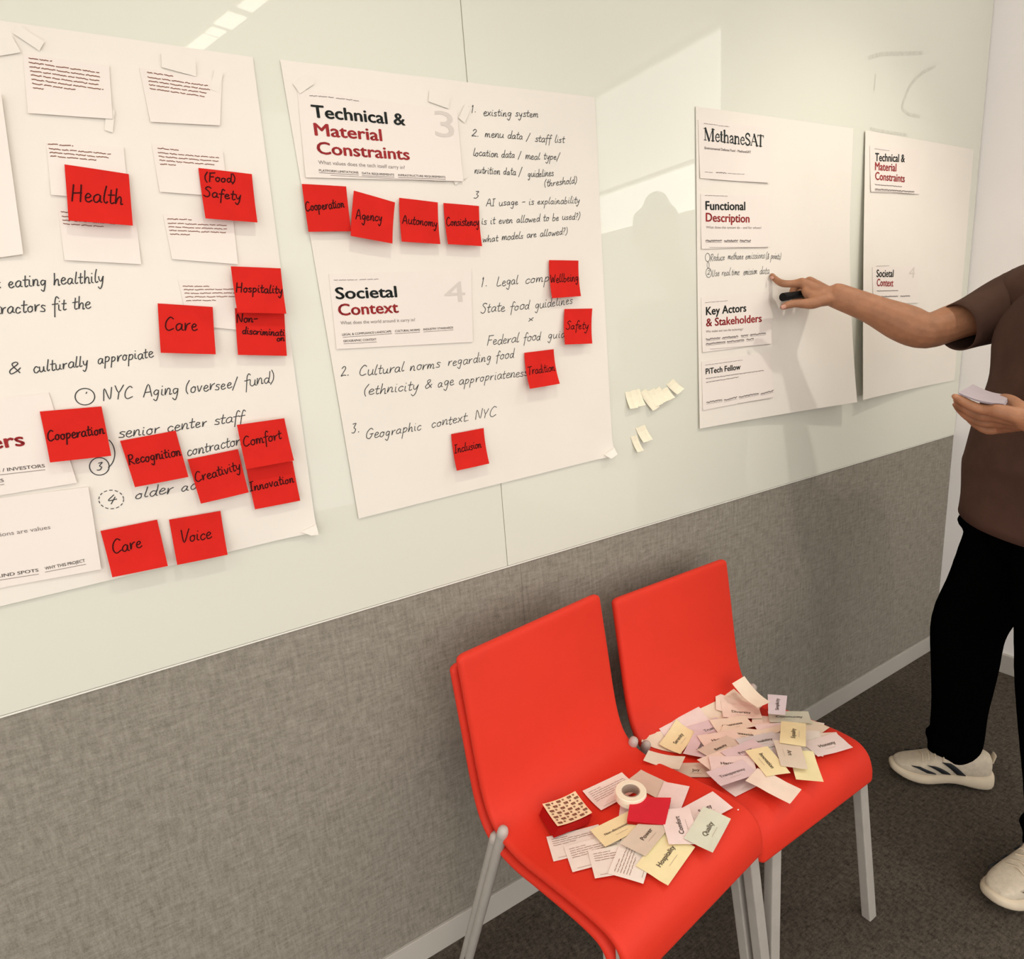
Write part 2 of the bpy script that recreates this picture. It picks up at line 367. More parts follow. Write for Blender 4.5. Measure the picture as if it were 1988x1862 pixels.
# ------------------------------------------------------------------ room
XR = 2.585
s = PB(); s.box((-2.6, -4.2, -.05), (4.2, .12, 0)); tag(s.build('floor', M['carpet']), 'dark brown grey low pile carpet with streaks', None, None, 'structure')
s = PB(); s.box((-2.6, -2.9, 2.70), (XR+.15, .12, 2.78)); tag(s.build('ceiling', M['ceiling']), None, None, None, 'structure')
wb = empty('wall_back', (0, 0, 0)); tag(wb, 'wall clad with grey heather fabric under the glass board', None, None, 'structure')
s = PB(); s.box((-2.6, .012, 0), (XR+.15, .12, 2.70)); s.build('wall_core', M['white_wall'], wb)
for a, b in ((-2.6, .6593), (.6597, XR)):
    pb_ = PB(); pb_.box((a, .003, .068), (b, .011, .8795)); pb_.build('fabric_panel', M['fabric'], wb, bevel=.0005)
tag(box('trim_1', (-2.6, .0005, .8805), (XR, .012, .8832), M['trim']), 'thin pale metal edge under the glass board', None, None, 'structure')
tag(box('baseboard_back', (-2.6, -.003, 0), (XR, .0118, .066), M['base'], bevel=.001), 'pale grey metal skirting under the fabric wall', None, None, 'structure')
s = PB(); s.box((XR, -1.10, 0), (XR+.15, .012, 2.70)); s.box((XR, -2.1, 0), (XR+.15, -1.10, 1.90)); s.box((XR, -4.2, 0), (XR+.15, -2.1, 2.70))
tag(s.build('wall_right', M['white_wall']), 'white end wall meeting the glass board', None, None, 'structure')
tag(box('baseboard_right', (XR-.014, -4.2, 0), (XR-.0005, -.003, .075), M['base'], bevel=.002), 'pale skirting of the white end wall', None, None, 'structure')
wn = empty('window_1', (XR, -1.6, 1.9)); tag(wn, 'high window strip seen mirrored in the board', None, None, 'structure')
s = PB(); 
for a, b in (((.03, -.5, 0), (.09, .5, .02)), ((.03, -.5, .24), (.09, .5, .26)), ((.03, -.5, .78), (.09, .5, .80)), ((.03, -.5, 0), (.09, -.48, .8)), ((.03, .48, 0), (.09, .5, .8))): s.box(a, b)
s.build('window_frame', M['trim'], wn)
M['pane_hi'] = mat('daylit_blind', (1., .98, .92), .6, .2, emit=3.3); M['pane_lo'] = mat('daylit_frosted_pane', (1., 1., .96), .6, .2, emit=6.5)
box('blind', (.055, -.478, .262), (.057, .478, .778), M['pane_hi'], wn); box('window_pane', (.055, -.478, .022), (.057, .478, .238), M['pane_lo'], wn)
# glass boards
TOPZ = 2.42
def board(x0, x1, label):
    r = empty('glass_board', ((x0+x1)/2, 0, .8838)); tag(r, label, 'whiteboard')
    s = PB(); s.box((x0-r.location.x, .0, 0), (x1-r.location.x, .0115, TOPZ-.8838)); s.build('glass_panel', M['glass'], r, bevel=.0012)
    return r
SEAM = .6255
bL = board(-2.58, SEAM-.0009, 'pale green glass writing board left of the vertical joint')
bR = board(SEAM+.0009, XR-.002, 'pale green glass writing board right of the vertical joint')
s = PB(); s.box((SEAM-.0009-bR.location.x, .004, 0), (SEAM+.0009-bR.location.x, .0115, TOPZ-.8838)); s.build('joint_seal', M['trim'], bR)
# faint ghosts of wiped marker on the board
gp = PB()
def S0(X, Z): return .0
def ghost(pts, wd):
    P = catmull([aty(u, v) for u, v in pts], 5); ribbon(gp, [V((p.x, -.0004, p.z)) for p in P], wd, NRM)
ghost([(1688, 112), (1712, 105), (1750, 104), (1790, 103)], .010)
ghost([(1815, 130), (1790, 142), (1768, 165), (1757, 190), (1752, 210), (1765, 222), (1785, 226)], .009)
ghost([(1700, 145), (1697, 175)], .006)
ghost([(1690, 250), (1720, 256), (1760, 262)], .008)
o = gp.build('wiped_marker', M['smudge'], bR); o.matrix_parent_inverse = Matrix.Translation(-bR.location)

# ------------------------------------------------------------------ large sheets on the board
def invquad(q, u, v):
    """px -> (s,t) in quad TL,TR,BR,BL by Newton"""
    s = t = .5
    for _ in range(12):
        def f(s, t): return [(q[0][k]*(1-s)+q[1][k]*s)*(1-t)+(q[3][k]*(1-s)+q[2][k]*s)*t for k in (0, 1)]
        a = f(s, t); b = f(s+1e-4, t); c = f(s, t+1e-4)
        j = [[(b[0]-a[0])/1e-4, (c[0]-a[0])/1e-4], [(b[1]-a[1])/1e-4, (c[1]-a[1])/1e-4]]; e = (u-a[0], v-a[1]); D = j[0][0]*j[1][1]-j[0][1]*j[1][0]
        s += (e[0]*j[1][1]-e[1]*j[0][1])/D; t += (e[1]*j[0][0]-e[0]*j[1][0])/D
    return s, t
class Sheet:
    def __init__(s, name, corners, lift, label, cat='poster', wr=.0010, seed=0):
        """corners: world (X,Z) TL,TR,BR,BL ; lift(u,v) metres off the board"""
        s.c = [V((x, 0, z)) for x, z in corners]; s.lift = lift; s.seed = seed; s.wr = wr
        s.root = empty(name, (s.c[0].x, 0, s.c[0].z)); tag(s.root, label, cat)
        s.q = [(p.x, p.z) for p in s.c]
        o = sheet('paper_sheet', 36, 44, lambda u, v: s.P(u, v), M['paper']); s.adopt(o)
        for p in o.data.polygons: p.use_smooth = True
        o.data.polygons.foreach_set('use_smooth', [True]*len(o.data.polygons)); o.data.set_sharp_from_angle(angle=.7)
    def adopt(s, o):
        o.parent = s.root; o.matrix_parent_inverse = Matrix.Translation(-s.root.location)
        return o
    def off(s, u, v):
        k = s.seed*1.7; uu = min(max(u, 0), 1); vv = min(max(v, 0), 1)
        wv = s.wr*(.5+.5*math.sin(7*uu+2.3*vv+k)*math.sin(5*vv-3*uu+k*2))+s.wr*.4*(1+math.sin(23*uu+9*vv+k))*(1-vv)**2
        return .0016+wv+s.lift(uu, vv)
    def P(s, u, v):
        a = s.c[0].lerp(s.c[1], u); b = s.c[3].lerp(s.c[2], u); p = a.lerp(b, v); return V((p.x, -s.off(u, v), p.z))
    def S(s, X, Z):
        u, v = invquad(s.q, X, Z); return s.off(u, v)
def W2(u, v): p = aty(u, v); return (p.x, p.z)
NB = .0012
def card_on(sh, px, curl=.003, seed=0, side=(0, 1), name='taped_card', grey=False, mt=None):
    """a small printed card taped on a sheet, px corners TL,TR,BR,BL"""
    c = [aty(*p) for p in px]; r = random.Random(seed)
    def f(u, v):
        p = c[0].lerp(c[1], u).lerp(c[3].lerp(c[2], u), v)
        e = curl*(side[1]*v**3+side[0]*u**3+.25*math.sin(6*u+seed)**2*(v**4))
        return V((p.x, -sh.S(p.x, p.z)-NB-e, p.z))
    o = sheet(name, 12, 8, f, mt or M['card_white'], thick=.0005)
    o.data.polygons.foreach_set('use_smooth', [True]*len(o.data.polygons)); o.data.set_sharp_from_angle(angle=.7)
    sh.adopt(o)
    q = [(p.x, p.z) for p in c]
    def S(X, Z):
        u, v = invquad(q, X, Z); u = min(max(u, 0), 1); v = min(max(v, 0), 1); return -f(u, v).y
    return o, S
def tape_on(sh, u, v, ang, L=.035, wd=.019, nm='tape_strip'):
    c = aty(u, v); ex = V((math.cos(ang), 0, math.sin(ang))); ey = V((-ex.z, 0, ex.x))
    def f(a, b):
        p = c+ex*(a-.5)*L+ey*(.5-b)*wd; return V((p.x, -sh.S(p.x, p.z)-NB-.0012, p.z))
    sh.adopt(sheet(nm, 6, 3, f, M['paper'], thick=.0002))
def put(sh, pb, name, mt):
    mk = sorted(set([(0, 0)]+pb.mk))+[(len(pb.v), len(pb.f))]
    for (a, fa), (b, fb) in zip(mk[:-1], mk[1:]):
        if b > a: sh.adopt(mesh(name, pb.v[a:b], [tuple(i-a for i in f) for f in pb.f[fa:fb]], mt))

# --- sheet 1 (far left)
tr1 = W2(490, 112); br1 = W2(613, 1030)
P1 = Sheet('flip_chart_sheet', [(tr1[0]-.83, tr1[1]+.004), tr1, br1, (br1[0]-.85, br1[1]-.012)],
           lambda u, v: .006*max(0, (v-.93)/.07)**2*max(0, (u-.93)/.07)+.0022*v**4, 'large white paper sheet at the left with Health, Voice and other red notes', seed=1)
pt = PB()
def block(pb, u0, v0, dx, dy, lines, S, lh=8.2, short=(.4,), seed=0, wd=.0011):
    for i, k in enumerate(lines): write_lines(pb, u0+i*1.4, v0+i*lh, u0+i*1.4+dx*k, v0+i*lh+dy*k, wd, S, True, seed+i)
cards1 = [
 ([(45, 106), (212, 130), (219, 234), (55, 222)], (57, 115), (44, 6), (57, 123), [(.98), 1., .97, .95, 1., .6, .14], (138, 21), 8.2),
 ([(270, 133), (430, 158), (426, 246), (292, 239)], (286, 143), (49, 7), (287, 152), [.98, 1., .95, .9], (118, 17), 7.4),
 ([(90, 277), (240, 288), (250, 392), (100, 380)], (94, 281), (48, 4), (96, 290), [1., .95, .75], (119, 11), 7.2),
 ([(294, 280), (432, 296), (442, 384), (310, 374)], (306, 289), (40, 4), (307, 298), [1., .98, .9, .25], (117, 10), 7.2),
 ([(112, 402), (262, 408), (274, 514), (126, 506)], (119, 412), (40, 3), (121, 421), [1., .95, .7], (110, 8), 7.2),
 ([(316, 416), (452, 428), (461, 514), (334, 504)], (325, 426), (46, 1.5), (326, 434), [1., .98, .95, .35], (114, 5), 7.0),
 ([(345, 543), (468, 548), (476, 642), (366, 632)], (355, 556), (50, .5), (357, 563), [1., .97, .95, .55], (103, -1), 7.0),
]
for i, (px, h0, hd, b0, ln, bd, lh) in enumerate(cards1):
    o, S = card_on(P1, px, .0018, i, side=(.5, 1))
    pt.mark(); block(pt, h0[0], h0[1], hd[0], hd[1], [1.], S, seed=i*10)
    block(pt, b0[0], b0[1], bd[0], bd[1], ln, S, lh, seed=i*10+1)
tape_on(P1, 347, 128, -.15, .045, .02); tape_on(P1, 420, 160, 1.2, .03, .012); tape_on(P1, 213, 236, 1.3, .03, .010)
tape_on(P1, 8, 92, .3, .03, .02); tape_on(P1, 57, 76, -.6, .03, .014)
oC, SC_ = card_on(P1, [(-170, 170), (4, 186), (47, 495), (-140, 520)], .004, 20, side=(1, .3))
oA, SA = card_on(P1, [(-180, 790), (95, 762), (150, 936), (-150, 985)], .002, 21, side=(.3, 1))
oB, SB = card_on(P1, [(-150, 985), (172, 944), (197, 1102), (-140, 1166)], .003, 22, side=(1, .3))
pk = PB(); pr = PB(); pg = PB()
write_font(pr, '& Stakeholders', -312, 908, 49, 864, .0205, .026, SA)
write_font(pg, 'FUNDERS / INVESTORS', -62, 922, 88, 906, .0050, .012, SA); rule(pg, -62, 928, 88, 911, S=SA)
write_font(pg, 'PARTNERS', -58, 945, 9, 934, .0050, .012, SA); rule(pg, -58, 950, 9, 939, S=SA)
write_font(pg, 'Assumptions are values', -60, 1050, 99, 1025, .0065, .008, SB)
write_font(pg, 'FRAMING / BLIND SPOTS', -90, 1133, 76, 1107, .0050, .012, SB); rule(pg, -90, 1138, 76, 1112, S=SB)
write_font(pg, 'WHY THIS PROJECT', 89, 1104, 166, 1088, .0050, .012, SB); rule(pg, 89, 1108, 167, 1092.5, S=SB)
h1 = PB(); T = P1.S
write_hand(h1, 'eating healthily', 17, 559, 202, 548, .0085, .0014, T)
write_hand(h1, ':', -2, 560, 6, 559, .0085, .0014, T)
write_hand(h1, 'contractors fit the', -52, 613, 176, 599, .0085, .0014, T)
write_hand(h1, '&', 14, 727, 40, 725, .009, .0014, T)
write_hand(h1, 'culturally', 65, 724, 172, 711, .0080, .0014, T)
write_hand(h1, 'appropiate', 190, 706, 297, 694, .0080, .0014, T)
write_hand(h1, 'NYC', 199, 778, 258, 772, .0095, .0014, T)
write_hand(h1, 'Aging (oversee/', 278, 771, 462, 752, .0092, .0014, T)
write_hand(h1, 'fund)', 474, 751, 532, 742, .0092, .0014, T)
ringpx(h1, 165, 770, 19, 16, .0014, T); write_hand(h1, "'", 164, 778, 170, 777, .0060, .0014, T)
write_hand(h1, 'senior center staff', 230, 851, 472, 817, .0085, .0014, T)
write_hand(h1, 'contractors', 363, 885, 474, 862, .0085, .0014, T)
ringpx(h1, 193, 905, 19, 17, .0014, T); write_hand(h1, '3', 187, 913, 200, 911, .0060, .0014, T)
ringpx(h1, 196, 880, 27, 32, .0014, T, a0=-.95, a1=1.0)
ringpx(h1, 216, 969, 24, 18, .0012, T, dash=True); write_hand(h1, '4', 206, 978, 226, 975, .0070, .0014, T)
write_hand(h1, '.', 168, 974, 174, 973, .006, .0018, T)
write_hand(h1, 'older adults', 262, 968, 434, 940, .0085, .0014, T)
put(P1, pt, 'small_print', M['print_brown']); put(P1, pr, 'printed_heading', M['print_red']); put(P1, pg, 'printed_label', M['print_grey']); put(P1, h1, 'handwriting', M['ink'])

# --- sheet 2
P2 = Sheet('flip_chart_sheet', [W2(543, 117), W2(1152, 190), W2(1188, 884), W2(695, 1006)],
           lambda u, v: .010*max(0, (v-.94)/.06)**2*max(0, (u-.93)/.07)+.002*v**4+.002*math.exp(-((u-.85)**2+(v-.05)**2)/.008), 'large white paper sheet headed Technical and Material Constraints with four red notes in a row', seed=2, wr=.0016)
o, Sa = card_on(P2, [(576, 174), (884, 217), (896, 354), (592, 346)], .002, 31, side=(1, 1))
o, Sb = card_on(P2, [(637, 532), (912, 524), (915, 664), (652, 678)], .0014, 32, side=(.6, 1))
tape_on(P2, 850, 196, -.2, .04, .018); tape_on(P2, 889, 345, .5, .03, .016); tape_on(P2, 588, 165, .6, .03, .016); tape_on(P2, 900, 222, 1.0, .03, .014)
pk = PB(); pr = PB(); pg = PB(); pp = PB()
write_lines(pg, 600, 187, 646, 191, .0009, Sa); write_lines(pg, 651, 192, 695, 198, .0009, Sa)
write_font(pk, 'Technical &', 606, 229, 785, 245, .0195, .026, Sa)
write_font(pr, 'Material', 611, 264, 740, 275, .0195, .026, Sa)
write_font(pr, 'Constraints', 616, 300, 793, 312, .0195, .026, Sa)
write_font(pg, 'What values does the tech itself carry in?', 617, 320, 784, 330, .0062, .004, Sa)
write_font(pg, 'PLATFORM LIMITATIONS', 618, 334.5, 694, 339, .0037, .014, Sa); rule(pg, 618, 336.8, 694, 341.5, S=Sa)
write_font(pg, 'DATA REQUIREMENTS', 701, 340, 763, 343, .0037, .014, Sa); rule(pg, 701, 342.6, 763, 345.5, S=Sa)
write_font(pg, 'INFRASTRUCTURE REQUIREMENTS', 771, 343.5, 861, 348, .0037, .014, Sa); rule(pg, 771, 346, 861, 350.5, S=Sa)
rule(pg, 640, 342, 862, 354, S=Sa, wd=.0006)
write_font(pp, '3', 843, 266, 880, 270, .045, .0, Sa); write_hand(pp, "'", 899, 228, 906, 228, .008, .002, T if False else P2.S)
write_lines(pg, 647, 544.5, 692, 543.5, .0009, Sb); write_lines(pg, 697, 543.4, 734, 542.2, .0009, Sb)
write_font(pk, 'Societal', 652, 581, 769, 577, .0205, .026, Sb)
write_font(pr, 'Context', 657, 613, 772, 607, .0205, .026, Sb)
write_font(pg, 'What does the world around it carry in?', 660, 630.5, 804, 624, .0062, .004, Sb)
write_font(pg, 'LEGAL & COMPLIANCE LANDSCAPE', 663, 652, 758, 645.5, .0040, .014, Sb); rule(pg, 664, 655, 759, 648, S=Sb)
write_font(pg, 'CULTURAL NORMS', 765, 645, 813, 642.5, .0040, .014, Sb); rule(pg, 765, 648, 813, 645, S=Sb)
write_font(pg, 'INDUSTRY STANDARDS', 820, 641.8, 877, 638, .0040, .014, Sb); rule(pg, 820, 644.6, 877, 640.6, S=Sb)
write_font(pg, 'GEOGRAPHIC CONTEXT', 665, 664.5, 729, 661, .0040, .014, Sb); rule(pg, 666, 667.6, 729, 664, S=Sb)
write_font(pp, '4', 862, 588, 902, 586, .040, .0, Sb)
h2 = PB(); T = P2.S; k = .0066; wd = .0013
for t, a, b, c, d_ in [('1.', 913, 219, 924, 219), ('existing system', 937, 225, 1043, 229), ('2.', 914, 265, 930, 266), ('menu data /', 940, 266, 1027, 273), ('staff list', 1037, 276, 1093, 278),
     ('location data /', 917, 303, 1010, 308), ('meal type/', 1018, 310, 1085, 311), ('nutrition data /', 920, 337, 1011, 341), ('guidelines', 1023, 345, 1073, 342), ('(threshold)', 1055, 363, 1118, 356),
     ('3', 917, 386, 928, 386), ('AI usage - is explainability', 942, 401, 1123, 395), ('is it even allowed to be used?)', 933, 437, 1124, 426), ('what models are allowed?)', 935, 471, 1100, 455)]:
    write_hand(h2, t, a, b, c, d_, k, wd, T)
k = .0092
for t, a, b, c, d_ in [('1.', 931, 557, 945, 556), ('Legal', 962, 556, 1004, 552), ('compliance', 1018, 551, 1118, 541), ('State food', 931, 608, 1026, 600), ('guidelines', 1037, 600, 1110, 590), ('Federal food', 943, 671, 1048, 660),
     ('guidelines', 1062, 658, 1140, 650), ('2.', 660, 731, 678, 729), ('Cultural norms', 695, 730, 852, 714), ('regarding food', 868, 711, 996, 694), ('(ethnicity &', 704, 767, 836, 754), ('age appropriateness', 848, 752, 1022, 729),
     ('3.', 680, 842, 698, 839), ('Geographic', 708, 853, 816, 834), ('context. NYC', 836, 830, 960, 807)]:
    write_hand(h2, t, a, b, c, d_, k, .0014, T)
write_hand(h2, 'x', 1024, 624, 1034, 622, .006, .0014, T)
put(P2, pk, 'printed_heading', M['print']); put(P2, pr, 'printed_heading', M['print_red']); put(P2, pg, 'printed_label', M['print_grey']); put(P2, pp, 'pale_numeral', M['print_pale']); put(P2, h2, 'handwriting', M['ink'])

# --- sheet 3 (the hand points at it; lower right corner stands off the board)
def serif_word(pb, u0, v0, u1, v1, cap, S):
    """MethaneSAT in a condensed roman, drawn from stems and serifs; unit = cap height"""
    th, tn = .15, .055; x = 0; st = []
    def L(*p, w=th): st.append(([(x+a, b) for a, b in p], w))
    def serif(a, b, wd=.2): L((a-wd/2, b), (a+wd/2, b), w=.045)
    for ch in 'MethaneSAT':
        if ch == 'M': L((.1,0),(.1,1),w=tn); L((.12,1),(.42,0)); L((.42,0),(.72,1),w=tn); L((.74,0),(.74,1)); serif(.1,.02); serif(.74,.02,.28); serif(.08,.98,.2); serif(.76,.98,.26); x += .92
        elif ch == 'e': L((.06,.36),(.36,.36),w=tn); st.append(([(x+a,b) for a,b in [tuple(p)[:2] for p in catmull([(.36,.36,0),(.33,.56,0),(.2,.64,0),(.07,.45,0),(.06,.25,0),(.15,.04,0),(.28,.02,0),(.38,.14,0)],4)]], .085)); x += .43
        elif ch == 't': L((.12,.85),(.12,.1)); L((.12,.08),(.2,.01),(.28,.06),w=.07); L((0,.63),(.26,.63),w=tn); x += .30
        elif ch == 'h': L((.1,1.02),(.1,0)); st.append(([(x+a,b) for a,b in [(.12,.48),(.2,.6),(.3,.64),(.37,.58),(.4,.45),(.4,.3),(.4,0)]], .1)); serif(.1,.02,.22); serif(.4,.02,.22); serif(.06,1.0,.12); x += .53
        elif ch == 'a': st.append(([(x+a,b) for a,b in [(.06,.5),(.12,.62),(.22,.64),(.3,.55),(.31,.4),(.31,.05),(.4,.02)]], .1)); st.append(([(x+a,b) for a,b in [(.3,.4),(.12,.3),(.05,.16),(.12,.03),(.22,.05),(.3,.15)]], .085)); x += .43
        elif ch == 'n': L((.1,.64),(.1,0)); st.append(([(x+a,b) for a,b in [(.12,.48),(.2,.6),(.3,.64),(.37,.58),(.4,.45),(.4,.3),(.4,0)]], .1)); serif(.1,.02,.22); serif(.4,.02,.22); serif(.06,.63,.12); x += .53
        elif ch == 'S': st.append(([(x+p.x,p.y) for p in catmull([(.42,.8,0),(.36,.97,0),(.2,1,0),(.08,.85,0),(.1,.65,0),(.25,.52,0),(.4,.38,0),(.44,.2,0),(.32,.02,0),(.15,.02,0),(.06,.2,0)],4)], .11)); x += .5
        elif ch == 'A': L((.05,0),(.33,1),w=tn); L((.33,1),(.6,0)); L((.15,.36),(.48,.36),w=tn); serif(.05,.02,.18); serif(.6,.02,.24); x += .62
        elif ch == 'T': L((.3,0),(.3,1)); L((.02,.97),(.58,.97),w=.06); L((.03,.97),(.03,.8),w=.05); L((.57,.97),(.57,.8),w=.05); serif(.3,.02,.28); x += .6
        st.append(None)
    F = Frame(aty(u0, v0), aty(u1, v1), x-.02, hgt=cap)
    for it in st:
        if not it: continue
        pts = [F(a, b) for a, b in it[0]]; ribbon(pb, [V((p.x, -S(p.x, p.z)-.0005, p.z)) for p in pts], it[1]*cap*1.35, NRM)
x3, z3 = W2(1349, 207); tr3 = W2(1655, 250)
def lift3(u, v): return .042*(u**1.6)*max(0, (v-.28)/.72)**1.5+.004*v**3
P3 = Sheet('flip_chart_sheet', [(x3, z3), (tr3[0], tr3[1]), (tr3[0]+.012, tr3[1]-.765), W2(1355, 832)], lift3, 'large white paper sheet headed MethaneSAT that the person points at', seed=3)
def wpx(u, v): return (u, v)
o, S1 = card_on(P3, [(1353, 233), (1492, 250), (1490, 357), (1356, 347)], .0014, 41, side=(.6, 1))
o, S2 = card_on(P3, [(1358, 377), (1490, 381), (1490, 480), (1359, 484)], .0014, 42, side=(.8, 1))
o, S3 = card_on(P3, [(1359, 578), (1492, 566), (1490, 667), (1360, 684)], .0014, 43, side=(.5, 1))
o, S4 = card_on(P3, [(1359, 702), (1488, 684), (1492, 770), (1360, 796)], .0014, 44, side=(.5, 1))
pk = PB(); pr = PB(); pg = PB()
write_lines(pg, 1364, 241, 1390, 244, .001, S1); write_lines(pg, 1392, 245, 1413, 247, .001, S1)
serif_word(pk, 1364, 273, 1479, 286, .0255, S1)
write_font(pg, 'Environmental Defense Fund - MethaneSAT', 1365, 290.5, 1455, 298.5, .0058, .01, S1)
write_lines(pg, 1365, 335, 1380, 336, .001, S1); write_lines(pg, 1387, 336, 1407, 337, .0018, S1); write_lines(pg, 1410, 337.5, 1442, 339.5, .001, S1)
rule(pg, 1374, 350, 1486, 356, S=S1, wd=.0007)
write_lines(pg, 1366, 380, 1410, 381.5, .001, S2)
write_font(pk, 'Functional', 1367.5, 408, 1444, 408.5, .0205, .026, S2)
write_font(pr, 'Description', 1368, 430.5, 1452, 432.5, .0205, .026, S2)
write_font(pg, 'What does the system do - and for whom?', 1368, 444, 1475, 445, .0060, .008, S2)
for a, b in ((1367, 1398), (1403, 1429), (1433, 1454)): write_lines(pg, a, 468, b, 468, .0026, S2, words=False, jag=.7); rule(pg, a, 471, b, 471, S=S2)
rule(pg, 1374, 481, 1486, 481, S=S2, wd=.0008)
write_lines(pg, 1366, 588, 1410, 584, .001, S3)
write_font(pk, 'Key Actors', 1368, 612, 1444.5, 605, .0205, .026, S3)
write_font(pr, '& Stakeholders', 1368, 634, 1473, 625, .0205, .026, S3)
write_font(pg, 'Who makes and runs the technology?', 1367, 646, 1438, 641, .0060, .008, S3)
for a, b, c, d_ in ((1367, 659, 1394, 656), (1398, 656, 1428, 653), (1434, 652.5, 1447, 651), (1451, 650.5, 1480, 647), (1367, 668, 1403, 664), (1407, 664, 1439, 660), (1444, 659.5, 1457, 658)):
    write_lines(pg, a, b, c, d_, .0024, S3, words=False, jag=.7); rule(pg, a, b+3, c, d_+3, S=S3)
rule(pg, 1374, 678, 1487, 669, S=S3, wd=.0007)
write_lines(pg, 1366, 709, 1436, 699, .001, S4)
write_font(pk, 'PiTech Fellow', 1366.5, 726.5, 1432, 717, .0150, .026, S4)
write_lines(pg, 1367, 735, 1475, 719, .0016, S4); write_lines(pg, 1367, 742.5, 1428, 732, .0016, S4)
for a, b, c, d_ in ((1367, 781, 1396, 776), (1400, 777, 1424, 771), (1428, 771, 1464, 763), (1468, 764, 1491, 758)):
    write_lines(pg, a, b, c, d_, .0024, S4, words=False, jag=.7); rule(pg, a, b+3, c, d_+3, S=S4)
rule(pg, 1425, 783, 1485, 774, S=S4, wd=.0006)
h3 = PB(); T = P3.S
ringpx(h3, 1372, 500, 4.5, 8, .0014, T); write_hand(h3, 'Reduce', 1377, 507, 1405, 505, .0085, .0014, T); write_hand(h3, 'methane', 1411, 504, 1441, 503, .0085, .0014, T)
write_hand(h3, 'emissions', 1445, 503, 1482, 502, .0085, .0014, T); write_hand(h3, '(& points)', 1484, 503, 1513, 504, .0085, .0014, T)
ringpx(h3, 1374, 530, 5.5, 9, .0014, T); write_hand(h3, '2', 1371, 534, 1377, 533, .006, .0014, T); write_hand(h3, 'Use real', 1380, 537, 1415, 535, .0085, .0014, T); write_hand(h3, 'time', 1418, 535, 1433, 534, .0085, .0014, T)
write_hand(h3, 'emission', 1441, 534, 1467, 532, .0085, .0014, T); write_hand(h3, 'data', 1472, 533, 1490, 532, .0095, .0014, T)
ringpx(h3, 1373, 515, 2, 6, .0012, T)
put(P3, pk, 'printed_heading', M['print']); put(P3, pr, 'printed_heading', M['print_red']); put(P3, pg, 'printed_label', M['print_grey']); put(P3, h3, 'handwriting', M['ink_grey'])

# --- sheet 4 (beside the end wall)
tl4 = W2(1677, 254); 
def lift4(u, v): return .030*((1-u)**2)*v**1.2+.002
P4 = Sheet('flip_chart_sheet', [tl4, (tl4[0]+.632, tl4[1]-.006), (tl4[0]+.64, tl4[1]-.772), (tl4[0]+.012, tl4[1]-.765)], lift4, 'large white paper sheet nearest the end wall, partly behind the outstretched arm', seed=4)
o, S1 = card_on(P4, [(1684, 284), (1782, 293), (1780, 378), (1683, 374)], .002, 51)
o, S2 = card_on(P4, [(1683, 520), (1776, 518), (1776, 588), (1683, 594)], .002, 52)
pk = PB(); pr = PB(); pg = PB(); pp = PB()
write_lines(pg, 1693, 290, 1722, 294, .001, S1)
write_font(pk, 'Technical &', 1693.7, 314, 1751.5, 316, .0225, .026, S1); write_font(pr, 'Material', 1693, 331.5, 1734.5, 334, .0225, .026, S1); write_font(pr, 'Constraints', 1692.5, 350.5, 1750.6, 355, .0225, .026, S1)
write_lines(pg, 1691.6, 360, 1744.7, 364, .002, S1)
write_lines(pg, 1691, 369, 1769, 374, .0026, S1, words=False, jag=.7); rule(pg, 1691, 372, 1770, 378, S=S1, wd=.001)
write_lines(pg, 1691, 518, 1718, 517, .001, S2)
write_font(pk, 'Societal', 1691, 539, 1726, 538.5, .0225, .026, S2); write_font(pr, 'Context', 1691, 556.5, 1725, 557, .0225, .026, S2)
write_lines(pg, 1691, 566, 1735, 565, .002, S2); write_lines(pg, 1700, 577, 1734, 576, .0026, S2, words=False); write_lines(pg, 1739, 576, 1759, 575, .0026, S2, words=False)
write_font(pp, '4', 1757, 540, 1770, 540, .035, .0, S2)
put(P4, pk, 'printed_heading', M['print']); put(P4, pr, 'printed_heading', M['print_red']); put(P4, pg, 'printed_label', M['print_grey']); put(P4, pp, 'pale_numeral', M['print_pale'])
# sheet corner grips
for sh, px in ((P1, [(582, 1030), (611, 1016), (614, 1034), (600, 1036)]), (P2, [(1168, 882), (1187, 868), (1189, 880), (1178, 889)])):
    c = [aty(*p) for p in px]
    sh.adopt(sheet('curled_corner', 3, 3, lambda u, v: (lambda p: V((p.x, -sh.S(p.x, p.z)-.003-.003*v, p.z)))(c[0].lerp(c[1], u).lerp(c[3].lerp(c[2], u), v)), M['paper'], thick=.0004))

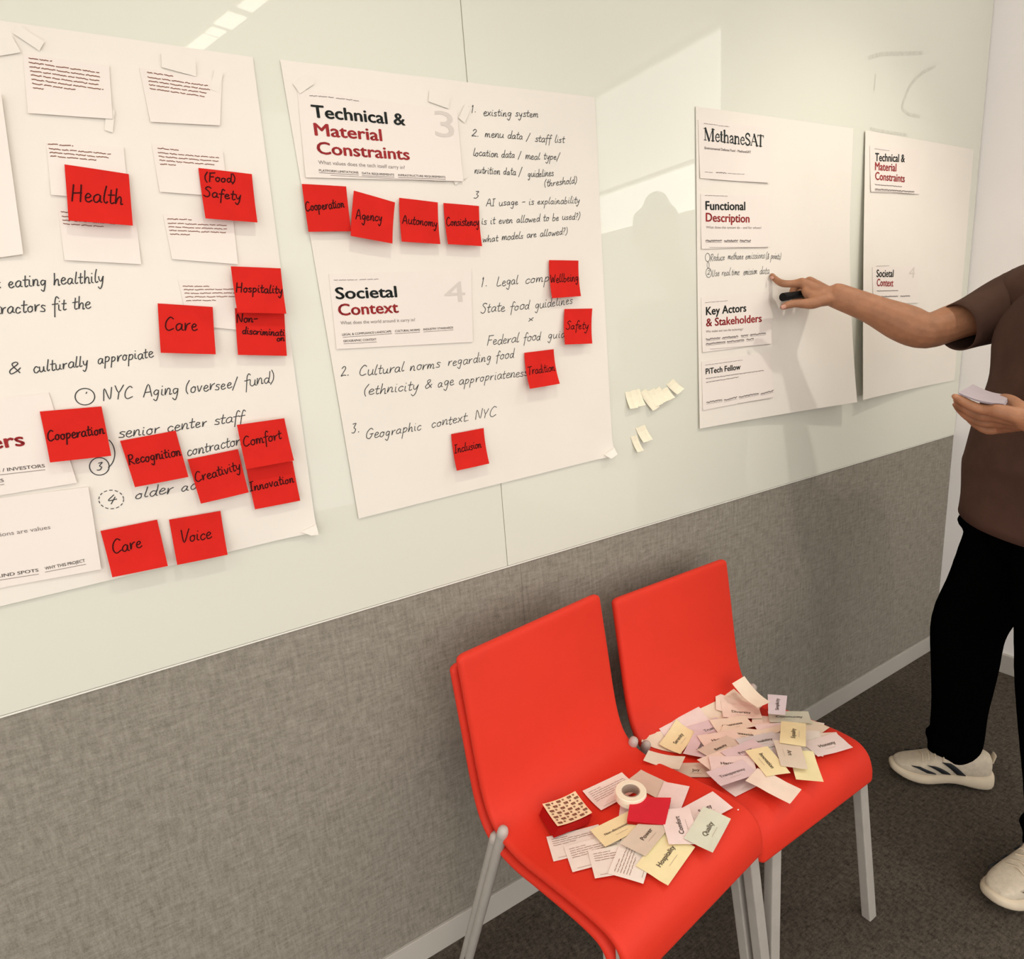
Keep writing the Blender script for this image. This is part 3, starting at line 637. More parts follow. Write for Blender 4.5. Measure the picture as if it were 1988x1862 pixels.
# ------------------------------------------------------------------ red sticky notes
def sticky(px, word, label, curl=.012, base=.0085, sh=None, lines=None, k=.5):
    offs = [base, base, base+curl*k*2 if k > .5 else base+curl, base+curl]
    c = [aty(px[i][0], px[i][1], -offs[i]) for i in range(4)]
    r = empty('sticky_note', ((c[0]+c[1])/2)); tag(r, label, 'sticky note', 'red sticky notes on the board')
    def f(u, v):
        a = c[0].lerp(c[1], u); b = c[3].lerp(c[2], u); p = a.lerp(b, v)
        lin = -(p.y); tgt = base+(lin-base)*(v if v > 0 else 0)  # curve: flat near the glue, standing off below
        return V((p.x, -(base+curl*v**2.0)-.0006*math.sin(3.1*u), p.z))
    o = sheet('note_paper', 8, 10, f, M['note'], thick=.0004); o.parent = r; o.matrix_parent_inverse = Matrix.Translation(-r.location)
    o.data.polygons.foreach_set('use_smooth', [True]*len(o.data.polygons)); o.data.set_sharp_from_angle(angle=.7)
    pb = PB()
    for t, a, b, c2, d2, xh in word:
        s0 = V(invquad(px, a, b)); s1 = V(invquad(px, c2, d2))
        st, L = hand_strokes(t, rnd=.07)
        ex = (s1-s0)/L; S = .076; h = xh/S; n = ex.normalized()
        for s in st:
            pts = []
            for x, y in s:
                yy = y*h; u = s0.x+ex.x*(x+.12*y)+n.y*yy; v = s0.y+ex.y*(x+.12*y)-n.x*yy
                u = min(max(u, -.06), 1.06); v = min(max(v, .01), .99); pts.append(f(u, v)+V((0, -.0005, 0)))
            ribbon(pb, pts, .0018, NRM)
    o2 = pb.build('marker_writing', M['ink_note']); o2.parent = r; o2.matrix_parent_inverse = Matrix.Translation(-r.location)
    return r
Q = sticky
Q([(125,319),(250,338),(258,438),(133,428)], [('Health',137,389,238,397,.0115)], 'red sticky note reading Health, upper left on the leftmost sheet')
Q([(385,326),(489,338),(500,432),(399,424)], [('(Food)',397,351,457,354,.0062),('Safety',396,381,468,388,.0075)], 'red sticky note reading (Food) Safety on the leftmost sheet')
Q([(306,589),(413,596),(419,688),(312,685)], [('Care',319,642,383,642,.0110)], 'red sticky note reading Care in the middle of the leftmost sheet, left of Hospitality')
Q([(456,598),(552,604),(557,691),(462,689)], [('Non-',459,626,500,626,.0068),('discriminati',470,648,552,652,.0060),('on',537,662,552,662,.0050)], 'red sticky note reading Non-discrimination, tucked below the Hospitality note', curl=.008)
Q([(448,517),(545,521),(556,609),(461,607)], [('Hospitality',458,566,549,570,.0072)], 'red sticky note reading Hospitality at the right edge of the leftmost sheet', curl=.012, base=.015)
Q([(77,799),(197,789),(216,885),(97,898)], [('Cooperation',92,857,203,842,.0078)], 'red sticky note reading Cooperation, beside the red letters ers')
Q([(233,856),(341,836),(366,926),(262,946)], [('Recognition',250,903,352,884,.0080)], 'red sticky note reading Recognition below the words senior center staff')
Q([(478,908),(568,895),(583,972),(495,989)], [('Innovation',486,954,571,936,.0080)], 'red sticky note reading Innovation, tucked below the Comfort note', curl=.008)
Q([(364,892),(462,872),(483,956),(390,978)], [('Creativity',380,937,468,912,.0082)], 'red sticky note reading Creativity below the word contractors', base=.0095)
Q([(460,825),(552,812),(571,894),(478,911)], [('Comfort',473,868,547,852,.0085)], 'red sticky note reading Comfort, overlapping the Innovation note', curl=.012, base=.016)
Q([(195,1031),(305,1009),(326,1099),(218,1121)], [('Care',218,1076,275,1064,.0105)], 'red sticky note reading Care hanging over the bottom edge of the leftmost sheet', curl=.014)
Q([(328,1009),(428,992),(442,1077),(344,1097)], [('Voice',351,1056,410,1046,.0100)], 'red sticky note reading Voice at the bottom of the leftmost sheet', curl=.014)
Q([(586,357),(672,362),(682,449),(599,450)], [('Cooperation',594,410,669,402,.0075)], 'red sticky note reading Cooperation, first of the four in a row under Constraints', curl=.005)
Q([(687,370),(767,393),(762,473),(681,458)], [('Agency',691,425,742,430,.0085)], 'tilted red sticky note reading Agency under the heading Constraints', base=.0115)
Q([(775,384),(850,393),(855,474),(780,469)], [('Autonomy',782,433,850,440,.0078)], 'red sticky note reading Autonomy in the row under the heading Constraints')
Q([(861,394),(930,400),(936,478),(870,474)], [('Consistency',868,438,931,437,.0078)], 'red sticky note at the right end of the row under Constraints, touching the handwriting')
Q([(1066,505),(1123,506),(1128,575),(1072,579)], [('Wellbeing',1070,549,1124,545,.0085)], 'red sticky note reading Wellbeing covering the end of Legal compliance')
Q([(1096,600),(1150,599),(1150,667),(1097,669)], [('Safety',1100,639,1143,639,.0085)], 'red sticky note reading Safety at the right edge of the Societal Context sheet')
Q([(1018,685),(1075,678),(1087,745),(1029,755)], [('Tradition',1027,728,1079,720,.0085)], 'red sticky note reading Tradition beside age appropriateness', curl=.018)
Q([(876,843),(939,831),(950,900),(887,914)], [('Inclusion',884,880,936,869,.0085)], 'red sticky note reading Inclusion near the bottom of the second sheet', curl=.014)

# ------------------------------------------------------------------ leftover tape bits on the board
def bit(px, label, curl):
    c = [aty(*p) for p in px]
    o = sheet('tape_piece', 5, 3, lambda u, v: (lambda p: V((p.x, -.0008-curl*v*v-.002*abs(math.sin(4*u)), p.z)))(c[0].lerp(c[1], u).lerp(c[3].lerp(c[2], u), v)), M['tape'], thick=.0003)
    tag(o, label, 'tape', 'torn masking tape bits on the bare glass board')
    return o
def tb(x0, y0, x1, y1, hw):   # strip from point to point in crop px of width hw
    sx = 150/1643
    ax, ay, bx, by = 1190+x0*sx, 720+y0*sx, 1190+x1*sx, 720+y1*sx; dx, dy = bx-ax, by-ay; L = math.hypot(dx, dy); nx, ny = -dy/L*hw*sx/2, dx/L*hw*sx/2
    nx *= 1.45; ny *= 1.45
    return [(ax+nx, ay+ny), (ax-nx, ay-ny), (bx-nx, by-ny), (bx+nx, by+ny)]
for (a, b, c_, d_, hw), lb in zip([(330,440,380,790,110),(470,400,540,740,120),(620,420,850,800,110),(800,400,920,720,110),(900,380,1040,650,130),(1060,380,1160,600,130),(1200,230,1370,440,130),(570,1180,680,1480,140),(430,1380,520,1700,90)],
      ['white tape bit at the left end of the cluster', 'white tape bit second from the left, over a dark scuff', 'longest slanting white tape bit in the cluster', 'thin tape bit just right of the longest slanting one', 'bright tape bit in the middle right of the cluster', 'pale tape bit left of the topmost one', 'topmost tape bit at the right end of the cluster', 'single bright tape bit below the cluster', 'faint lowest tape bit with a long shadow']):
    bit(tb(a, b, c_, d_, hw), lb+' on the glass board', .010)
# ------------------------------------------------------------------ chairs
PROF = [(.000, .770), (.006, .728), (.017, .65), (.031, .55), (.044, .492), (.062, .459), (.092, .442), (.14, .438), (.20, .446), (.27, .455), (.325, .459), (.358, .455), (.379, .438), (.389, .412), (.391, .385)]
CW = .376; TH = .021
def prof_pts(n=6): return [(p.x, p.y) for p in catmull([(a, b, 0) for a, b in PROF], n)]
PP = prof_pts()
def seat_z(f):
    """height of the seat surface at forward distance f (f>.06)"""
    f = max(f, .055)
    for i in range(len(PP)-1):
        if PP[i][0] <= f <= PP[i+1][0] and PP[i][1] < .47: return PP[i][1]+(PP[i+1][1]-PP[i][1])*(f-PP[i][0])/max(1e-6, PP[i+1][0]-PP[i][0])
    return PP[-1][1] if f > PP[-1][0] else .459
def make_chair(name, loc, yaw, dz, label, front_in=0.):
    """local: x right, y toward the wall (front is -y); top surface follows PROF"""
    r = empty(name, (loc[0], loc[1], dz)); dz = 0; r.rotation_euler.z = yaw; tag(r, label, 'chair', 'red shell chairs with grey legs')
    # shell: rounded rectangular section swept along the profile
    pts = PP; n = len(pts); vs = []; fs = []; rc = .014
    sec = []
    hw = CW/2; 
    for cx, cn, a0 in ((hw-.010, -.010, 0), (hw-.010, -(TH-.010), -90), (-hw+.010, -(TH-.010), -180), (-hw+.010, -.010, -270)):
        for k in range(5):
            a = math.radians(a0+90-k*22.5); sec.append((cx+.010*math.cos(a), cn+.010*math.sin(a)))
    m_ = len(sec); st = []
    tot = [0]
    for i in range(1, n): tot.append(tot[-1]+math.hypot(pts[i][0]-pts[i-1][0], pts[i][1]-pts[i-1][1]))
    def at(i): 
        a = pts[max(i-1, 0)]; b = pts[min(i+1, n-1)]; t = V((0, -(b[0]-a[0]), b[1]-a[1])).normalized(); p = V((0, -pts[i][0], pts[i][1]))
        nn = V((0, t.z, -t.y)); 
        return p, t, nn
    rings = []
    def ring(p, t, nn, sx, sn):
        return [p+V((x*1.0 if abs(sx-1) < 1e-6 else x-math.copysign((1-sx)*.016, x), 0, 0))+nn*((c+TH/2)*sn-TH/2) for x, c in sec]
    p0, t0, n0 = at(0)
    for q in (90, 60, 30): rings.append(ring(p0-t0*(.010*math.sin(math.radians(q))), t0, n0, math.cos(math.radians(q))*.999, .25+.75*math.cos(math.radians(q))))
    for i in range(n): p, t, nn = at(i); rings.append(ring(p, t, nn, 1, 1))
    p1, t1, n1 = at(n-1)
    for q in (30, 60, 90): rings.append(ring(p1+t1*(.010*math.sin(math.radians(q))), t1, n1, math.cos(math.radians(q))*.999, .25+.75*math.cos(math.radians(q))))
    for rg in rings: vs += rg
    for i in range(len(rings)-1):
        for k in range(m_): fs.append((i*m_+k, i*m_+(k+1) % m_, (i+1)*m_+(k+1) % m_, (i+1)*m_+k))
    fs.append(tuple(range(m_))); fs.append(tuple((len(rings)-1)*m_+k for k in range(m_))[::-1])
    vs = [v+V((0, 0, dz)) for v in vs]
    o = mesh('seat_shell', vs, fs, M['chair'], r, True); o.data.set_sharp_from_angle(angle=.9)
    bmx = bmesh.new(); bmx.from_mesh(o.data); bmesh.ops.recalc_face_normals(bmx, faces=bmx.faces); bmx.to_mesh(o.data); bmx.free()
    # front legs: folded square bars, slightly splayed
    for sx in (-1, 1):
        fi = front_in if sx < 0 else 0; xt = sx*(hw-.022-fi); xb = sx*(hw+(.018 if sx > 0 else .010)-fi); yt = -.364; yb = -.392; a = .0135; b = .0105; p = PB()
        vs = [(xb-a, yb-b, 0), (xb+a, yb-b, 0), (xb+a, yb+b, 0), (xb-a, yb+b, 0), (xt-a, yt-b, .443+dz), (xt+a, yt-b, .443+dz), (xt+a, yt+b, .443+dz), (xt-a, yt+b, .443+dz)]
        vs = [(x, y, z if z else 0) for x, y, z in vs]
        p.add(vs, [(0,3,2,1),(4,5,6,7),(0,1,5,4),(1,2,6,5),(2,3,7,6),(3,0,4,7)])
        p.build('front_leg', M['leg'], r, bevel=.0025)
    # rear legs: round tubes with a slanted cap at the bend
    for sx in (-1, 1):
        X = sx*(hw-.004); p = PB()
        top = V((X, -.080, .448+dz)); bot = V((X+sx*.012, .085, .006))
        loft(p, [top, bot], [.0105, .0095], up=V((0, 1, 0)), n=16, cap=False)
        p.add([], []); lg = p.build('rear_leg', M['leg'], r, True)
        p = PB(); d_ = (top-bot).normalized()
        loft(p, [top-d_*.002, top+d_*.006], [.0108, .0104], up=V((0, 1, 0)), n=16); p.build('leg_cap', M['cap'], lg, True)
        p = PB(); loft(p, [bot+d_*.006, V((bot.x, bot.y+.001, .0028))], [.0100, .0104], up=V((0, 1, 0)), n=12, cap=True); p.build('foot_glide', M['dark'], lg, True)
    # seat frame under the shell
    p = PB(); p.box((-hw+.03, -.352, .418+dz), (hw-.03, -.338, .432+dz)); p.build('cross_bar', M['leg'], r)
    return r
LYAW = math.radians(7.5); RYAW = math.radians(.5)
LC = (.600, -.146); RC = (1.018, -.114); LDZ = .032
chR = make_chair('shell_chair', RC, RYAW, 0, 'red shell chair on the right, its seat heaped with small word cards', front_in=.046)
chL = make_chair('shell_chair', LC, LYAW, LDZ, 'upper red shell chair of the nested left pair, with the tape roll on it')
off = Matrix.Rotation(LYAW, 3, 'Z') @ V((0, .028, 0))
chB = make_chair('shell_chair', (LC[0]+off.x, LC[1]+off.y), LYAW, 0, 'lower red shell chair nested beneath the left one, showing only its edge and legs')

# ------------------------------------------------------------------ things on the seats
def to_local(ch, p): return ch.matrix_local_inv @ V((p.x, p.y, p.z))
for ch, dz in ((chR, 0), (chL, LDZ)):
    mw = Matrix.Translation(ch.location) @ Matrix.Rotation(ch.rotation_euler.z, 4, 'Z')
    ch['_'] = 0; del ch['_']
MI = {'R': (Matrix.Translation(chR.location) @ Matrix.Rotation(RYAW, 4, 'Z')).inverted(), 'L': (Matrix.Translation(chL.location) @ Matrix.Rotation(LYAW, 4, 'Z')).inverted()}
def surf(k, x, y):
    l = MI[k] @ V((x, y, 0)); return seat_z(min(max(-l.y, .066), .352))+(LDZ if k == 'L' else 0)
def on_seat(k, u, v):
    z = .46
    for _ in range(12): p = atz(u, v, z); z = .5*z+.5*surf(k, p.x, p.y)
    return V((p.x, p.y, z))
HG = {}
CELL = .003
def cells(c, ex, ey, L, Wd):
    s = set(); nx = int(L/CELL)+2; ny = int(Wd/CELL)+2
    for i in range(nx+1):
        for j in range(ny+1):
            p = c+ex*((i/nx-.5)*L)+ey*((j/ny-.5)*Wd); s.add((round(p.x/CELL), round(p.y/CELL)))
    return s
_cm = {}
def word_card(k, cu, cv, au, av, colr, word, label, L=.089, Wd=.051, curl=.0012, small=False, px0=None, rise=0):
    """card lying on the seat of chair k at pixel (cu,cv); (au,av) pixel direction of its lettering"""
    c = on_seat(k, cu, cv); e = on_seat(k, cu+au*.2, cv+av*.2); ex = V((e.x-c.x, e.y-c.y, 0)).normalized(); ey = V((-ex.y, ex.x, 0))
    cs = cells(c, ex, ey, L, Wd); h = max([HG.get(q, 0) for q in cs])+.0015
    for q in cs: HG[q] = h
    rr = random.Random(int(cu*13+cv)); c1 = curl*rr.uniform(.2, 1.0); c2 = rr.choice([0, 1])
    def f(u, v):
        p = c+ex*((u-.5)*L)+ey*((.5-v)*Wd)
        return V((p.x, p.y, surf(k, p.x, p.y)+h+rise+c1*((2*u-1)**2 if c2 else (2*v-1)**2)))
    r = empty('word_card' if not small else 'text_card', f(.5, .5)); tag(r, label, 'card', 'paper cards on the %s chair seat' % ('right' if k == 'R' else 'left'))
    inv = Matrix.Translation(-r.location)
    o = sheet('card_sheet', 6, 4, f, M['c_'+colr], thick=.00035, back=V((0, 0, -1))); o.parent = r; o.matrix_parent_inverse = inv
    o.data.polygons.foreach_set('use_smooth', [True]*len(o.data.polygons)); o.data.set_sharp_from_angle(angle=.7)
    if word:
        p = PB(); vs, fs, TL = font_cached(word, .02); cap = .0088; sc_ = min(cap/.729, .66*L/TL)
        out = []
        for q in vs: out.append(f(.5+(q.x-TL/2)*sc_/L, .5-(q.y-.36)*sc_/Wd+.0)+V((0, 0, .0007)))
        p.add(out, fs); o = p.build('printed_word', M['print_grey'] if colr in ('lav', 'mauve') else M['c_word'], r); o.matrix_parent_inverse = inv
        p = PB(); N = V((0, 0, 1)); y = .74
        ribbon(p, [f(a, y)+V((0, 0, .0007)) for a in [.36+.28*i/8 for i in range(9)]], .0007, N); o = p.build('small_caption', M['print_pale2'], r); o.matrix_parent_inverse = inv
    if small:
        p = PB(); N = V((0, 0, 1)); 
        for i in range(small):
            v = .16+i*.085; a = .08
            lim = .08+.84*(1 if i < small-1 else .5)*(1 if i else .35)
            while a < lim:
                b = min(lim, a+rr.uniform(.06, .15)); m_ = 5
                ribbon(p, [f(a+(b-a)*i_/m_, v+rr.uniform(-.008, .008))+V((0, 0, .0007)) for i_ in range(m_+1)], .0008, N); a = b+.02
        ribbon(p, [f(.1+.5*i_/6, .92)+V((0, 0, .0007)) for i_ in range(7)], .0005, N)
        o = p.build('small_print', M['print_brown'], r); o.matrix_parent_inverse = inv
    return r
M['c_word'] = mat('charcoal_print', (.13, .10, .07), .7, .2); M['print_pale2'] = mat('faint_caption_print', (.50, .41, .33), .7, .2)
def c5(x, y): return 1220+x/3.976, 1280+y/3.976
def c6(x, y): return 1020+x/4.518, 1460+y/4.518
RP = [
 (265, 640, 40, 14, 'cream', '', 'cream card mostly hidden under the pink ones at the inner rear corner of the heap'),
 (1395, 560, -30, 100, 'white', '', 'white card standing out at the far right rear of the heap'),
 (1360, 510, 100, 40, 'cream', '', 'cream card under the green Community card, rear right of the heap'),
 (1480, 640, 100, -4, 'peach', '', 'peach card just behind the pink Honesty card'),
 (1390, 655, 12, 100, 'white', '', 'pale card under the upright yellow card at the right of the heap'),
 (690, 405, 100, -60, 'cream', '', 'cream card poking out at the rear left of the heap'),
 (860, 345, 110, 66, 'cream', '', 'cream yellow card at the rear of the heap below the long curled one'),
 (520, 860, 100, 0, 'tan', 'Joy', 'grey beige card with a very short word at the front left of the heap'),
 (380, 540, 400, -165, 'pink', 'Solidarity', 'pink card at the left of the heap beside the gap between chairs'),
 (475, 475, 400, -165, 'pink', '', 'blank pink card with a white edge at the upper left of the heap'),
 (620, 560, 70, -25, 'mauve', 'Trust', 'mauve card with a short word behind the yellow one, left of the heap'),
 (385, 635, 60, -80, 'yellow', 'Serenity', 'cream yellow card lying across the pink ones at the left'),
 (555, 690, 45, -85, 'mauve', 'Integrity', 'mauve card with its word running upward, left of centre'),
 (1110, 500, 100, 8, 'peach', '', 'pale peach card filling the rear middle of the heap'),
 (820, 385, 90, 18, 'peach', 'Art', 'peach card with a tiny word at the rear of the heap'),
 (870, 430, 90, 6, 'peach', 'Diversity', 'pale peach card lying level at the rear of the heap'),
 (1150, 560, 100, -10, 'pink', '', 'pale pink card under the green Community card'),
 (1240, 470, 100, 2, 'green', 'Community', 'pale green card with a long word at the rear right'),
 (800, 530, 115, -20, 'cream', 'Openness', 'cream card with a slanting word just left of the red hole in the heap'),
 (870, 605, 140, 18, 'cream', 'Compassion', 'cream orange card in the middle, its long word dipping to the right'),
 (1130, 610, 100, -25, 'cream', 'Growth', 'cream card left of the upright yellow one'),
 (710, 650, 100, -20, 'peach', 'Humility', 'peach card with a rising word left of centre'),
 (710, 720, 70, -35, 'tan', 'Beauty', 'beige card below the peach one left of centre'),
 (720, 815, 100, -40, 'peach', 'Hope', 'peach card with a tiny word below the centre of the heap'),
 (1150, 700, 35, 100, 'blue', '', 'grey blue card between the lavender and the yellow cards'),
 (1010, 680, 160, -30, 'blue', 'Sustainability', 'lavender grey card with a long word in the middle of the heap'),
 (900, 760, 60, -25, 'mauve', 'Privacy', 'mauve card below the lavender one in the middle'),
 (880, 950, 100, -50, 'pink', '', 'pale pink card edge at the very front of the heap'),
 (800, 860, 100, 0, 'pink', 'Harmony', 'pale pink card with a level word above the Transparency card'),
 (800, 940, 125, -42, 'mauve', 'Transparency', 'lilac card at the front left of the heap'),
 (1115, 1040, 185, 120, 'peach', '', 'blank peach card jutting out at the front of the heap'),
 (1068, 855, 70, 82, 'yellow', 'Innovation', 'yellow card with its word running down, front middle'),
 (1360, 865, 28, 100, 'yellow', 'Joy', 'yellow card jutting out at the front right of the heap'),
 (1245, 800, 28, 90, 'tan', 'Art', 'beige card lying over the front right yellow one'),
 (1530, 680, 125, -35, 'pink', 'Honesty', 'pink Honesty card lying apart at the right end of the heap'),
 (1268, 650, 4, -100, 'yellow', 'Equality', 'upright yellow card with its word running up, right of the heap'),
]
for i, (cx, cy, ax, ay, co, wd_, lb) in enumerate(RP):
    u, v = c5(cx, cy); word_card('R', u, v, ax*.15, ay*.15, co, wd_, lb)
def free_card(px, zs, colr, word, label, bend=0):
    c = [atz(px[i][0], px[i][1], zs[i]) for i in range(4)]
    r = empty('word_card', (c[0]+c[2])/2); tag(r, label, 'card', 'paper cards on the right chair seat'); inv = Matrix.Translation(-r.location)
    def f(u, v): 
        p = c[0].lerp(c[1], u).lerp(c[3].lerp(c[2], u), v); return p+V((0, 0, -bend*math.sin(math.pi*v)))
    o = sheet('card_sheet', 5, 8, f, M['c_'+colr], thick=.0004, back=V((0, 0, -1))); o.parent = r; o.matrix_parent_inverse = inv
    o.data.polygons.foreach_set('use_smooth', [True]*len(o.data.polygons)); o.data.set_sharp_from_angle(angle=.7)
    if word:
        p = PB(); vs, fs, TL = font_cached(word, .02); s_ = .60/TL
        p.add([f(.5+(q.y-.36)*s_*.089/.051*-1+.0, .5+(TL/2-q.x)*s_)+V((0, 0, .0006)) for q in vs], fs); o = p.build('printed_word', M['c_word'], r); o.matrix_parent_inverse = inv
    return r
free_card([c5(800, 187), c5(895, 130), c5(1095, 330), c5(1000, 372)], (.500, .503, .478, .476), 'cream', '', 'long curled cream card rising at the rear of the heap against the backrest', bend=.008)
free_card([c5(1075, 270), c5(1226, 281), c5(1210, 430), c5(1080, 420)], (.478, .476, .472, .474), 'lav', 'Simplicity', 'lavender card standing out over the rear edge of the seat')
free_card([c5(155, 702), c5(115, 780), c5(392, 850), c5(440, 750)], (.484, .480, .466, .468), 'tan', '', 'shaded grey beige card bridging the gap between the two seats', bend=.004)

# left seat
TC = dict(L=.100, Wd=.063, curl=.001)
LP = [
 (1095, 290, 150, 72, 'tan', '', 'grey beige card under the right side of the tape roll', {}, 0),
 (1275, 420, -85, 200, 'pink', '', 'blank pink card sticking out behind the red square pad', {}, 0),
 (915, 560, -10, 100, 'pink', '', 'pale card strip under the left edge of the red square pad', dict(L=.07, Wd=.04), 0),
 (760, 355, 310, -160, 'white', '', 'white card of small print under the tape roll', TC, 6),
 (450, 800, 420, -107, 'white', '', 'leftmost white card of small print on the left seat', TC, 4),
 (615, 890, 420, -110, 'white', '', 'second white card of small print, overlapping the leftmost one', TC, 5),
 (830, 960, 400, -70, 'white', '', 'frontmost white card of small print on the left seat', TC, 4),
 (945, 945, 45, -125, 'white', '', 'white small print card turned on its side beside Hospitality', dict(L=.095, Wd=.06), 6),
 (1000, 680, 100, -50, 'cream', '', 'cream card end showing between Power and Non-discrimination', {}, 0),
 (815, 705, 200, -100, 'yellow', 'Non-discrimination', 'pale yellow card reading Non-discrimination', {}, 0),
 (1575, 515, 110, -60, 'pink', 'Safety', 'pink card reading Safety at the right of the left seat', {}, 0),
 (1232, 945, 215, -290, 'yellow', 'Hospitality', 'cream yellow card reading Hospitality at the front of the left seat', dict(L=.096, Wd=.060), 0),
 (1062, 765, 180, -210, 'tan', 'Power', 'beige card reading Power in front of the red square pad', {}, 0),
 (1350, 690, -35, -115, 'pink', 'Comfort', 'pale pink card reading Comfort, its word running up', dict(L=.085, Wd=.055), 0),
 (1600, 730, 160, -295, 'green', 'Quality', 'pale green card reading Quality at the right front', {}, 0),
]
for i, (cx, cy, ax, ay, co, wd_, lb, kw, sm) in enumerate(LP):
    u, v = c6(cx, cy); word_card('L', u, v, ax*.15, ay*.15, co, wd_, lb, small=sm, **kw)
# red square pad of notes
zb = LDZ+.459+.006
def quad_block(name, px, z1, z0, mt, parent, shift=0):
    c = [atz(*p, z1) for p in px]; p = PB()
    lo = [V((q.x, q.y, z0)) for q in c]
    p.add(lo+c, [(0,1,2,3),(4,7,6,5),(0,4,5,1),(1,5,6,2),(2,6,7,3),(3,7,4,0)])
    o = p.build(name, mt, None); bmx = bmesh.new(); bmx.from_mesh(o.data); bmesh.ops.recalc_face_normals(bmx, faces=bmx.faces); bmx.to_mesh(o.data); bmx.free()
    o.parent = parent; o.matrix_parent_inverse = Matrix.Translation(-parent.location); return o
r = empty('note_pad', atz(*c6(1085, 520), zb)); tag(r, 'thin crimson square pad of sticky notes in front of the tape roll', 'sticky note pad')
quad_block('top_note', [c6(925, 395), c6(1278, 400), c6(1226, 636), c6(890, 600)], zb+.0042, zb+.0030, M['pad_red'], r)
quad_block('pad_block', [c6(930, 398), c6(1275, 404), c6(1228, 640), c6(893, 606)], zb+.0028, zb-.0035, M['pad_side'], r)
# pad with the printed backing
zt = LDZ+.449+.016
r = empty('note_pad', atz(*c6(365, 505), zt-.02)); tag(r, 'thick red note pad with a cream backing printed all over in brown marks', 'sticky note pad')
pq = [c6(150, 465), c6(438, 352), c6(585, 540), c6(282, 658)]
c = [atz(*p, zt) for p in pq]
def fpad(u, v): 
    p = c[0].lerp(c[1], u).lerp(c[3].lerp(c[2], u), v); return p+V((0, 0, .0035*(2*u-1)**2+.002*(2*v-1)**2-.003))
o = sheet('printed_backing', 10, 8, fpad, mat('cream_backing', (.88, .72, .46), .7, .2, var=.03), thick=.0006, back=V((0, 0, -1))); o.parent = r; o.matrix_parent_inverse = Matrix.Translation(-r.location)
p = PB()
for i in range(6):
    for j in range(7):
        if i*1.0 > 5.4: continue
        big = (i+j) % 2 == 0; u0 = .07+i*.158; v0 = .055+j*.135
        h_ = .085 if big else .055; w_ = .10 if big else .055
        for (a, b, a2, b2) in ([(0, .12, .55, .12), (.27, .12, .27, .95), (.62, .1, .62, .95), (.62, .12, 1, .15), (1, .1, 1, .95), (0, .5, .3, .55), (.62, .55, 1, .55)] if big else [(0, .2, .9, .2), (.2, .2, .3, .95), (.8, .2, .75, .95), (.2, .9, .8, .9)]):
            ribbon(p, [fpad(min(.98, u0+a*w_), min(.98, v0+b*h_))+V((0, 0, .0007)), fpad(min(.98, u0+a2*w_), min(.98, v0+b2*h_))+V((0, 0, .0007))], .0017 if big else .0011, V((0, 0, 1)))
o = p.build('brown_marks', M['print_brown'], r); o.parent = r; o.matrix_parent_inverse = Matrix.Translation(-r.location)
# pad body: slightly sheared stack
lo = [V((q.x-(c[1].x-c[0].x)*.13-(c[3].x-c[0].x)*.02, q.y-(c[1].y-c[0].y)*.13, LDZ+.445)) for q in c]; hi = [V((q.x, q.y, q.z-.0045)) for q in c]
nL = 5; vs = []
for k_ in range(nL+1):
    t = k_/nL; vs += [lo[i].lerp(hi[i], t) for i in range(4)]
fs = [(3, 2, 1, 0), tuple(nL*4+i for i in range(4))]
for k_ in range(nL):
    for i in range(4): fs.append((k_*4+i, k_*4+(i+1) % 4, (k_+1)*4+(i+1) % 4, (k_+1)*4+i))
o = mesh('pad_block', vs, fs, M['pad_side']); bmx = bmesh.new(); bmx.from_mesh(o.data); bmesh.ops.recalc_face_normals(bmx, faces=bmx.faces); bmx.to_mesh(o.data); bmx.free()
o.parent = r; o.matrix_parent_inverse = Matrix.Translation(-r.location)
# masking tape roll
zr = LDZ+.452+.0045
ct = atz(*c6(925, 365), zr+.011); ct.z = zr
r = empty('tape_roll', ct); tag(r, 'roll of cream masking tape lying flat on the cards of the left seat', 'tape')
def tube_ring(name, ro, ri, h, mt, seg=48, bev=.0012):
    pr_ = [(ri, 0), (ro-bev, 0), (ro, bev), (ro, h-bev), (ro-bev, h), (ri+bev, h), (ri, h-bev)]; vs = []; fs = []; k_ = len(pr_)
    for i in range(seg):
        q = 2*math.pi*i/seg
        for a, z in pr_: vs.append((a*math.cos(q), a*math.sin(q), z))
    for i in range(seg):
        for j in range(k_): fs.append((i*k_+j, ((i+1) % seg)*k_+j, ((i+1) % seg)*k_+(j+1) % k_, i*k_+(j+1) % k_))
    o = mesh(name, vs, fs, mt, r, True); o.data.set_sharp_from_angle(angle=.6); return o
tube_ring('tape_winding', .0300, .0172, .0185, M['tape']); tube_ring('cardboard_core', .0171, .0158, .0182, M['tape_core'])
# tiny fleck on the seat
pf = on_seat('L', 1433, 1573); o = box('paper_fleck', (-.0015, -.001, 0), (.0015, .001, .0008), M['c_pink']); o.location = pf+V((0, 0, .0006)); tag(o, 'tiny pale paper fleck on the bare red seat to the right of the cards', 'paper scrap')
